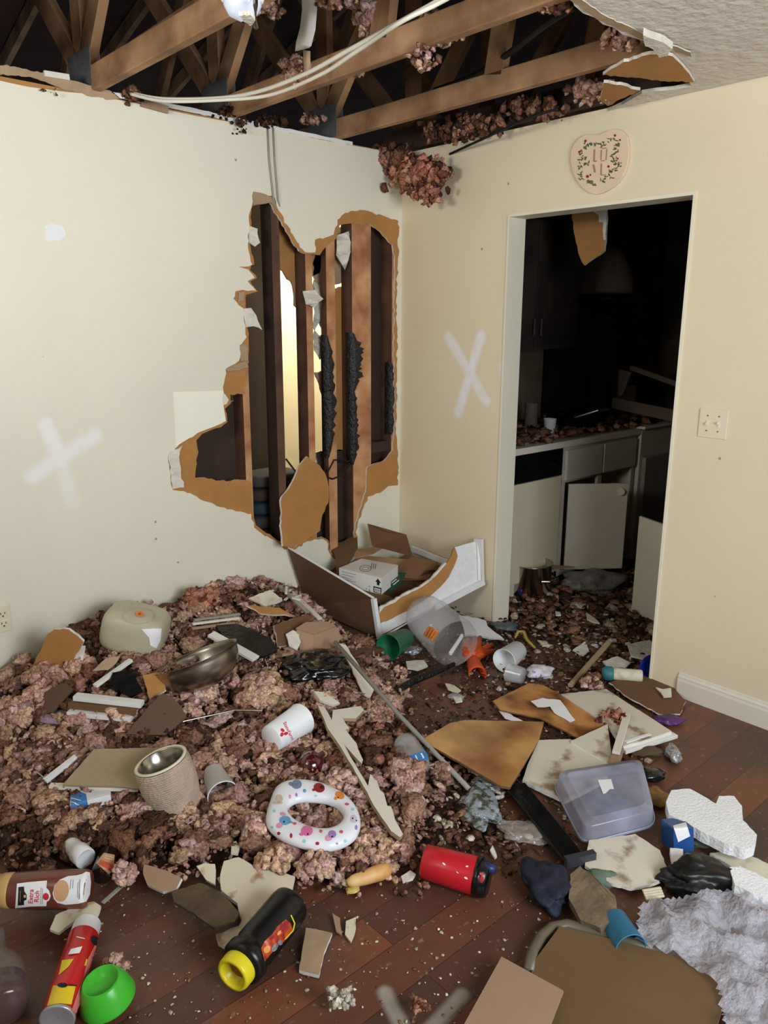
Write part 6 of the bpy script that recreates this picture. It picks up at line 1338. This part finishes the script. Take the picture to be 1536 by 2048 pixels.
# red tumbler
t = thing('red_tumbler', 'red travel tumbler with black lid lying on the bare floor', 'tumbler', G(905, 1740)); r = rp(905, 1740, 34)
p0, p1 = ax((848, 1722), (966, 1756), r, 0)
cb = lathe_o('cup_body', p0, p1, [(0, .001), (0, r*.85), (.03, r*.94), (.5, r), (.86, r*1.04), (.9, r*1.04), (.9, .001)], M('tumbler_red', (196, 32, 42), rough=.3, var=.04), t, 40)
lathe_o('lid', p0, p1, [(.88, r*1.04), (.89, r*1.1), (.98, r*1.1), (1.0, r*1.04), (1.06, r*1.0), (1.1, r*.9), (1.1, .001)], 'black_plastic', t, 40)
tr_ = tree_of([cb]); decal('white_dot', tr_, [ell(888, 1728, 4, 1.6, 40), ell(934, 1733, 2.6, 1.6), ell(932, 1756, 4, 2, 30), ell(842, 1716, 1.6), ell(915, 1745, 3, .8, 40)], 'print_white', t)
a_, f_, s_2 = frame(p0, p1); b = MB(); lp = p0+a_*(p1-p0).length*1.02
b.tube([lp+f_*r*1.06-s_2*.0+Vector((0, 0, .012)), lp+f_*r*1.10, lp+f_*r*.95-Vector((0, 0, .025))], .007, 8); b.build('pink_latch', M('latch_pink', (216, 70, 84), rough=.4), t, True)
b = MB(); b.tube([p1+Vector((0, 0, r*.8)), p1+a_*.035+Vector((0, 0, r*.75))], [.016, .012], 10); b.build('blue_spout', M('spout_blue', (36, 46, 96), rough=.4), t, True)
# bread roll
t = thing('bread_roll', 'torn golden bread roll below the broken board', 'bread roll', G(740, 1750)); r = rp(740, 1750, 15)
p0, p1 = ax((694, 1766), (782, 1738), r, .0); M('crust', (206, 142, 70), rough=.5, var=.35, vs=14, c2=(226, 190, 130))
lathe_o('crust', p0, p1, [(0, .001), (.0, r*.4), (.12, r*.75), (.4, r*.95), (.75, r*1.05), (.93, r*.9), (1, r*.3), (1.01, .001)], 'crust', t, 24)
bag('crumb', (692, 1770), 9, 5, .018, 'wallboard_white', None, seed=3, parent=t, sub=3)
bag('egg_yolk_scrap', (704, 1784), 13, 6, .014, M('yolk', (206, 186, 96), rough=.4, var=.2), 'small yellow food scrap below the bread roll', 'food scrap', seed=4, sub=3)
# colourful wrapper, clear bags, coin-like disc
M('wrap_multi', (150, 158, 168), rough=.2, var=.5, vs=34, c2=(70, 74, 60), thr=(.42, .52), bump=1.0, bs=40, spec=.8)
bag('snack_wrapper', (962, 1625), 34, 40, .04, 'wrap_multi', 'crumpled blue and yellow snack wrapper left of the black rail', 'wrapper', seed=5, amp=.6)
bag('silver_wrapper', (975, 1575), 30, 14, .035, 'foil', 'crinkled silver wrapper at the lower tip of the plywood', 'wrapper', seed=6, amp=.6)
o = bag('clear_bag', (1050, 1672), 46, 22, .03, M('clear_film', (196, 184, 176), rough=.12, var=.1, alpha=.4, bump=1.0, bs=25, spec=.9), 'crumpled clear plastic bag left of the black rail', seed=7, amp=.5)
bag('button_disc', (1058, 1676), 10, 5, .012, 'wallboard_white', 'small round cream disc inside the clear bag', 'disc', seed=8, amp=.05, sub=3)
# black rail
b = MB(); p0, p1 = G(1030, 1572, .03), G(1150, 1722, .03); b.bar(p0, p1, .075, .018); o = bevel(b.build('black_rail', 'black_plastic'), .004); tag(o, 'long flat black plastic rail running under the plastic box corner', 'rail')
b = MB(); b.bar(p1+Vector((-.035, .01, .008)), p1+Vector((.055, -.03, .008)), .02, .03); ob = b.build('rail_end', M('rail_grey', (60, 60, 66), rough=.3), o)
# translucent storage box
def rrect(pts, rad, n=6):
    out = []; k = len(pts)
    for i in range(k):
        p, a, c = Vector(pts[i]), Vector(pts[i-1]), Vector(pts[(i+1) % k]); da, dc = (a-p).normalized(), (c-p).normalized()
        s0, s1 = p+da*rad, p+dc*rad
        for j in range(n+1):
            t_ = j/n; out.append(s0*(1-t_)**2+p*2*t_*(1-t_)+s1*t_*t_)
    return out
t = thing('storage_box', 'translucent bluish plastic storage box lying upside down', 'storage box', G(1210, 1620))
M('frosted', (186, 192, 220), rough=.22, var=.14, vs=7, alpha=.6, spec=.8, c2=(150, 152, 170))
P4 = [PZ(1106, 1562, .045), PZ(1284, 1534, .06), PZ(1312, 1645, .055), PZ(1166, 1682, .03)]
cc = sum(P4, Vector())/4; sc_ = lambda k, dz: [cc+(p-cc)*k+Vector((0, 0, dz)) for p in P4]
rings = [rrect(sc_(1.0, -.012), .045), rrect(sc_(.985, .004), .045), rrect(sc_(.955, .036), .04), rrect(sc_(.93, .042), .04), rrect(sc_(.80, .042), .026), rrect(sc_(.785, .049), .026), rrect(sc_(.77, .049), .026)]
n = len(rings[0]); v = [p for R in rings for p in R]+[cc+Vector((0, 0, .049))]; f = []
for i in range(len(rings)-1):
    for j in range(n): f.append((i*n+j, i*n+(j+1) % n, (i+1)*n+(j+1) % n, (i+1)*n+j))
f += [((len(rings)-1)*n+j, (len(rings)-1)*n+(j+1) % n, len(v)-1) for j in range(n)]
bx_ = fixn(mesh('box_shell', v, f, 'frosted', t, True)); tr_ = tree_of([bx_])
K4 = lambda a, c: (1116+a/K, 1500+c/K)
decal('paper_sticker', tr_, [pg([K4(*p) for p in [(290, 222), (388, 216), (410, 290), (380, 290), (350, 320), (330, 325)]])], 'print_white', t, off=.002)
# rim band
rr1 = rrect(sc_(1.0, -.004), .045); rr2 = rrect(sc_(1.025, -.004), .046); rr3 = rrect(sc_(1.025, -.014), .046); rr4 = rrect(sc_(1.0, -.014), .045)
v = rr1+rr2+rr3+rr4; f = [(a*n+j, a*n+(j+1) % n, ((a+1) % 4)*n+(j+1) % n, ((a+1) % 4)*n+j) for a in range(4) for j in range(n)]; fixn(mesh('rim', v, f, 'frosted', t, True))
# dull blue things trapped below the lid
bag('blue_cloth', (1215, 1615), 44, 18, .03, M('dull_blue', (88, 104, 140), rough=.8, var=.4, vs=10), 'dull blue cloth showing through the storage box', 'cloth', seed=3, sub=3)
# styrofoam
def slab(name, px, th, label, mat='foam', z=.06, zs=None, amp=.8, seed=3):
    pts = jag([(a, c, (zs[i] if zs else z)) for i, (a, c) in enumerate(px)], amp, 10, seed); return sheet(name, pts, th, mat, label, 'styrofoam')
slab('styrofoam_block', [(1343, 1580), (1380, 1577), (1432, 1607), (1438, 1592), (1468, 1592), (1484, 1612), (1486, 1640), (1514, 1670), (1510, 1690), (1490, 1698), (1448, 1686), (1338, 1628), (1332, 1604)], .035, 'large white styrofoam block with a notched end', z=.05)
slab('styrofoam_block', [(1459, 1734), (1480, 1732), (1540, 1760), (1560, 1775), (1560, 1810), (1536, 1800), (1470, 1770)], .03, 'flat white styrofoam piece at the right frame edge', z=.05, seed=5)
for i, (px, lb) in enumerate([([(1340, 1696), (1366, 1698), (1368, 1718), (1346, 1724)], 'small white foam chunk under the blue box'), ([(1398, 1715), (1422, 1716), (1428, 1736), (1410, 1748), (1396, 1735)], 'small white foam chunk behind the black bag')]): slab('foam_chunk', px, .02, lb, z=.03, seed=7+i)
# small blue box
t = thing('blue_box', 'small shiny blue box with white front left of the styrofoam', 'box', G(1350, 1670)); b = MB()
c = G(1352, 1668, .05); b.bar(c-_R*.03-fh*.01, c+_R*.035+fh*.0+Vector((0, 0, .0)), .075, .075, up=Vector((.1, .2, 1)).normalized()); ob = bevel(b.build('box_body', M('blue_shiny', (38, 84, 150), rough=.15, var=.2), t), .002)
tr_ = tree_of([ob]); decal('white_front', tr_, [pg([(1346, 1652), (1372, 1645), (1380, 1672), (1356, 1684)])], 'print_white', t, off=.0015)
# board and rubble under the foam
sheet('melamine_sheet', [(1178, 1680, .02), (1270, 1668, .02), (1320, 1700, .02), (1340, 1752, .02), (1300, 1768, .02), (1262, 1776, .02), (1218, 1764, .02), (1170, 1730, .02)], .01, ['panel_white', 'gypsum'], 'dirty cream board between the storage box and the bubble wrap', 'board', amp=1, me=1)
sheet('melamine_sheet', [(1420, 1706, .01), (1480, 1700, .01), (1560, 1740, .01), (1560, 1770, .01), (1480, 1745, .01)], .01, ['plaster_cream', 'gypsum'], 'cream board below the styrofoam at the right', 'board', amp=1, me=1)
o = sheet('fabric_bundle', [(1140, 1740, .04), (1160, 1728, .05), (1195, 1760, .05), (1230, 1790, .05), (1235, 1830, .04), (1200, 1850, .03), (1160, 1835, .03), (1136, 1790, .03)], .03, M('bundle', (132, 112, 88), rough=.9, var=.4, vs=16, bump=1, bs=25), 'brown and cream cloth bundle left of the blue cup', 'cloth', amp=1.5, warp=.04)
bag('green_cloth', (1200, 1768), 32, 14, .04, M('sage', (104, 122, 104), rough=.8, var=.2), 'sage green cloth scrap on the brown bundle', 'cloth', seed=6, sub=3)
bag('green_cloth', (1395, 1690), 20, 12, .03, 'sage', 'sage green cloth scrap right of the small blue box', 'cloth', seed=7, sub=3)
for i in range(4): plank('striped_scrap', (1285+i*2, 1782+i*5), (1322+i*2, 1776+i*5), .008, .006, 'wallboard_white', 'cream strip of the ribbed scrap left of the black bag', 'scrap', lift=.045)['group'] = 'cream strips of the ribbed scrap'
bag('shiny_wrapper', (1300, 1558), 28, 12, .04, 'binbag', 'shiny dark wrapper behind the storage box', 'wrapper', seed=3, sub=3)
bag('silver_wrapper', (1346, 1520), 14, 16, .05, 'foil', 'crinkled silver wrapper below the white edge strip', 'wrapper', seed=4, sub=3)
bag('amber_wrapper', (1312, 1602), 18, 18, .04, M('amber_film', (178, 138, 72), rough=.25, var=.4), 'amber plastic film between storage box and styrofoam', 'wrapper', seed=9, sub=3)
bag('brown_rag', (1285, 1508), 34, 12, .03, 'rag', 'brown rag bunched below the white edge strip', 'rag', seed=14, sub=3)
# blue cup
r = rp(1225, 1850, 30); p0, p1 = ax((1226, 1840), (1262, 1898), r*.8, .0); cupv('blue_cup', p0, p1, r*.92, r*1.02, [M('sky_cup', (58, 140, 190), rough=.45, var=.05)], 'sky blue plastic cup between cardboard and bubble wrap', 'cup')
# bubble wrap heap
M('bubble_film', (220, 220, 232), rough=.1, var=.1, vs=6, alpha=.5, bump=1.0, bs=75, spec=1.0, coat=1)
def film(name, px, zf, mat, label, cat, step=9, amp=.04, fr=7, seed=1, z0=.02, cell=.013, sm=False):
    W = [PZ(a, c, z0) for a, c in px]; xs = [p.x for p in W]; ys = [p.y for p in W]; poly = [(p.x, p.y) for p in W]
    st = cell; nx = int((max(xs)-min(xs))/st)+2; ny = int((max(ys)-min(ys))/st)+2; idx = {}; v = []; f = []
    for j in range(ny):
        for i in range(nx):
            x, y = min(xs)+i*st, min(ys)+j*st
            if not inpoly(x, y, poly): continue
            q = Vector((x*fr, y*fr, seed)); n1 = 1-abs(noise.noise(q))*2.2; n2 = 1-abs(noise.noise(q*2.6))*2; n3 = noise.noise(q*9)*1.2+random.uniform(-.22, .22)
            e = min(1, min(math.hypot(x-a, y-c) for a, c in poly)/.08)
            idx[(i, j)] = len(v); v.append((x, y, z0+zf+amp*(n1*.9+n2*.5+n3*.25)*(.4+.6*e)))
    for (i, j), k in idx.items():
        if (i+1, j) in idx and (i, j+1) in idx and (i+1, j+1) in idx: f.append((k, idx[(i+1, j)], idx[(i+1, j+1)], idx[(i, j+1)]))
    o = mesh(name, v, f, mat, None, sm); return tag(o, label, cat)
film('bubble_wrap', [(1270, 1825), (1310, 1812), (1370, 1808), (1440, 1800), (1500, 1790), (1600, 1810), (1640, 1900), (1640, 2080), (1440, 2100), (1430, 2000), (1380, 1950), (1262, 1900)], .02, 'bubble_film', 'crumpled clear bubble wrap filling the lower right corner', 'bubble wrap', seed=2, amp=.034, fr=8, cell=.011, sm=True)
# white backing so the film has a second, lower layer
film('plastic_sheet', [(1290, 1840), (1440, 1815), (1620, 1830), (1640, 2080), (1450, 2100), (1440, 2000), (1290, 1900)], .0, M('grey_film', (168, 160, 158), rough=.15, var=.35, vs=9, alpha=.8, spec=1), 'crumpled greyish plastic sheet lying under the bubble wrap', 'plastic sheet', seed=5, amp=.014, fr=13, z0=.015)
# cardboard sheets nearest to the camera
def card(name, pts, th, mat, label):
    b = MB(); b.poly([PZ(*p) for p in pts], th, 0, me=1); return tag(b.build(name, [mat, 'cardboard_light']), label, 'cardboard')
card('cardboard_sheet', [(1120, 1852, .04), (1469, 1941, .04), (1425, 2080, .035), (1080, 2100, .03), (1062, 1930, .03)], .006, 'cardboard', 'large brown cardboard sheet at the bottom edge by the bubble wrap')
card('cardboard_flap', [(1003, 1913, .045), (1127, 1981, .055), (1085, 2090, .055), (905, 2090, .045)], .006, 'cardboard_light', 'smaller pale cardboard flap overlapping the large brown sheet')
b = MB(); b.tube([PZ(a, c, .02) for a, c in [(1058, 1945), (1066, 1905), (1082, 1875), (1105, 1856), (1135, 1850), (1190, 1866), (1260, 1886), (1330, 1906)]], .016, 10); tag(b.build('plastic_tray_rim', M('olive_grey', (104, 94, 76), rough=.4, var=.2), smooth=True), 'grey-brown curved plastic tray rim behind the large cardboard', 'tray')
# clear tub lid by the orange glove and other tiny bits
bag('plastic_scrap', (912, 1398), 16, 7, .02, 'clear_dim', 'tiny cloudy plastic scrap in the centre of the floor', 'plastic scrap', seed=21, sub=3)
o = bag('kitchen_plastic_bag', (1185, 1180), 52, 22, .12, M('bag_grey', (150, 146, 140), rough=.25, var=.2, alpha=.5, bump=.8, bs=18), 'crumpled clear plastic bag on the dark kitchen floor', 'bag', seed=9)
t = thing('capped_bottle', 'small blue-capped bottle at the foot of the left jamb', 'bottle', PZ(1042, 1195, .03)); c = PZ(1042, 1192, .04)
lathe_o('bottle_body', c, c+Vector((0, 0, .05)), [(0, .001), (0, .018), (.9, .018), (1, .012), (1, .001)], M('bottle_blue', (38, 50, 110), rough=.3), t, 20); lathe_o('cap', c+Vector((0, 0, .05)), c+Vector((0, 0, .07)), [(0, .013), (1, .013), (1, .001)], 'steel', t, 20)
sheet('plaster_chip', [(1000, 1190, .03), (1020, 1182, .04), (1028, 1190, .03), (1015, 1196, .02)], .006, 'gypsum', 'pale plaster chip against the foot of the left jamb', 'plaster')
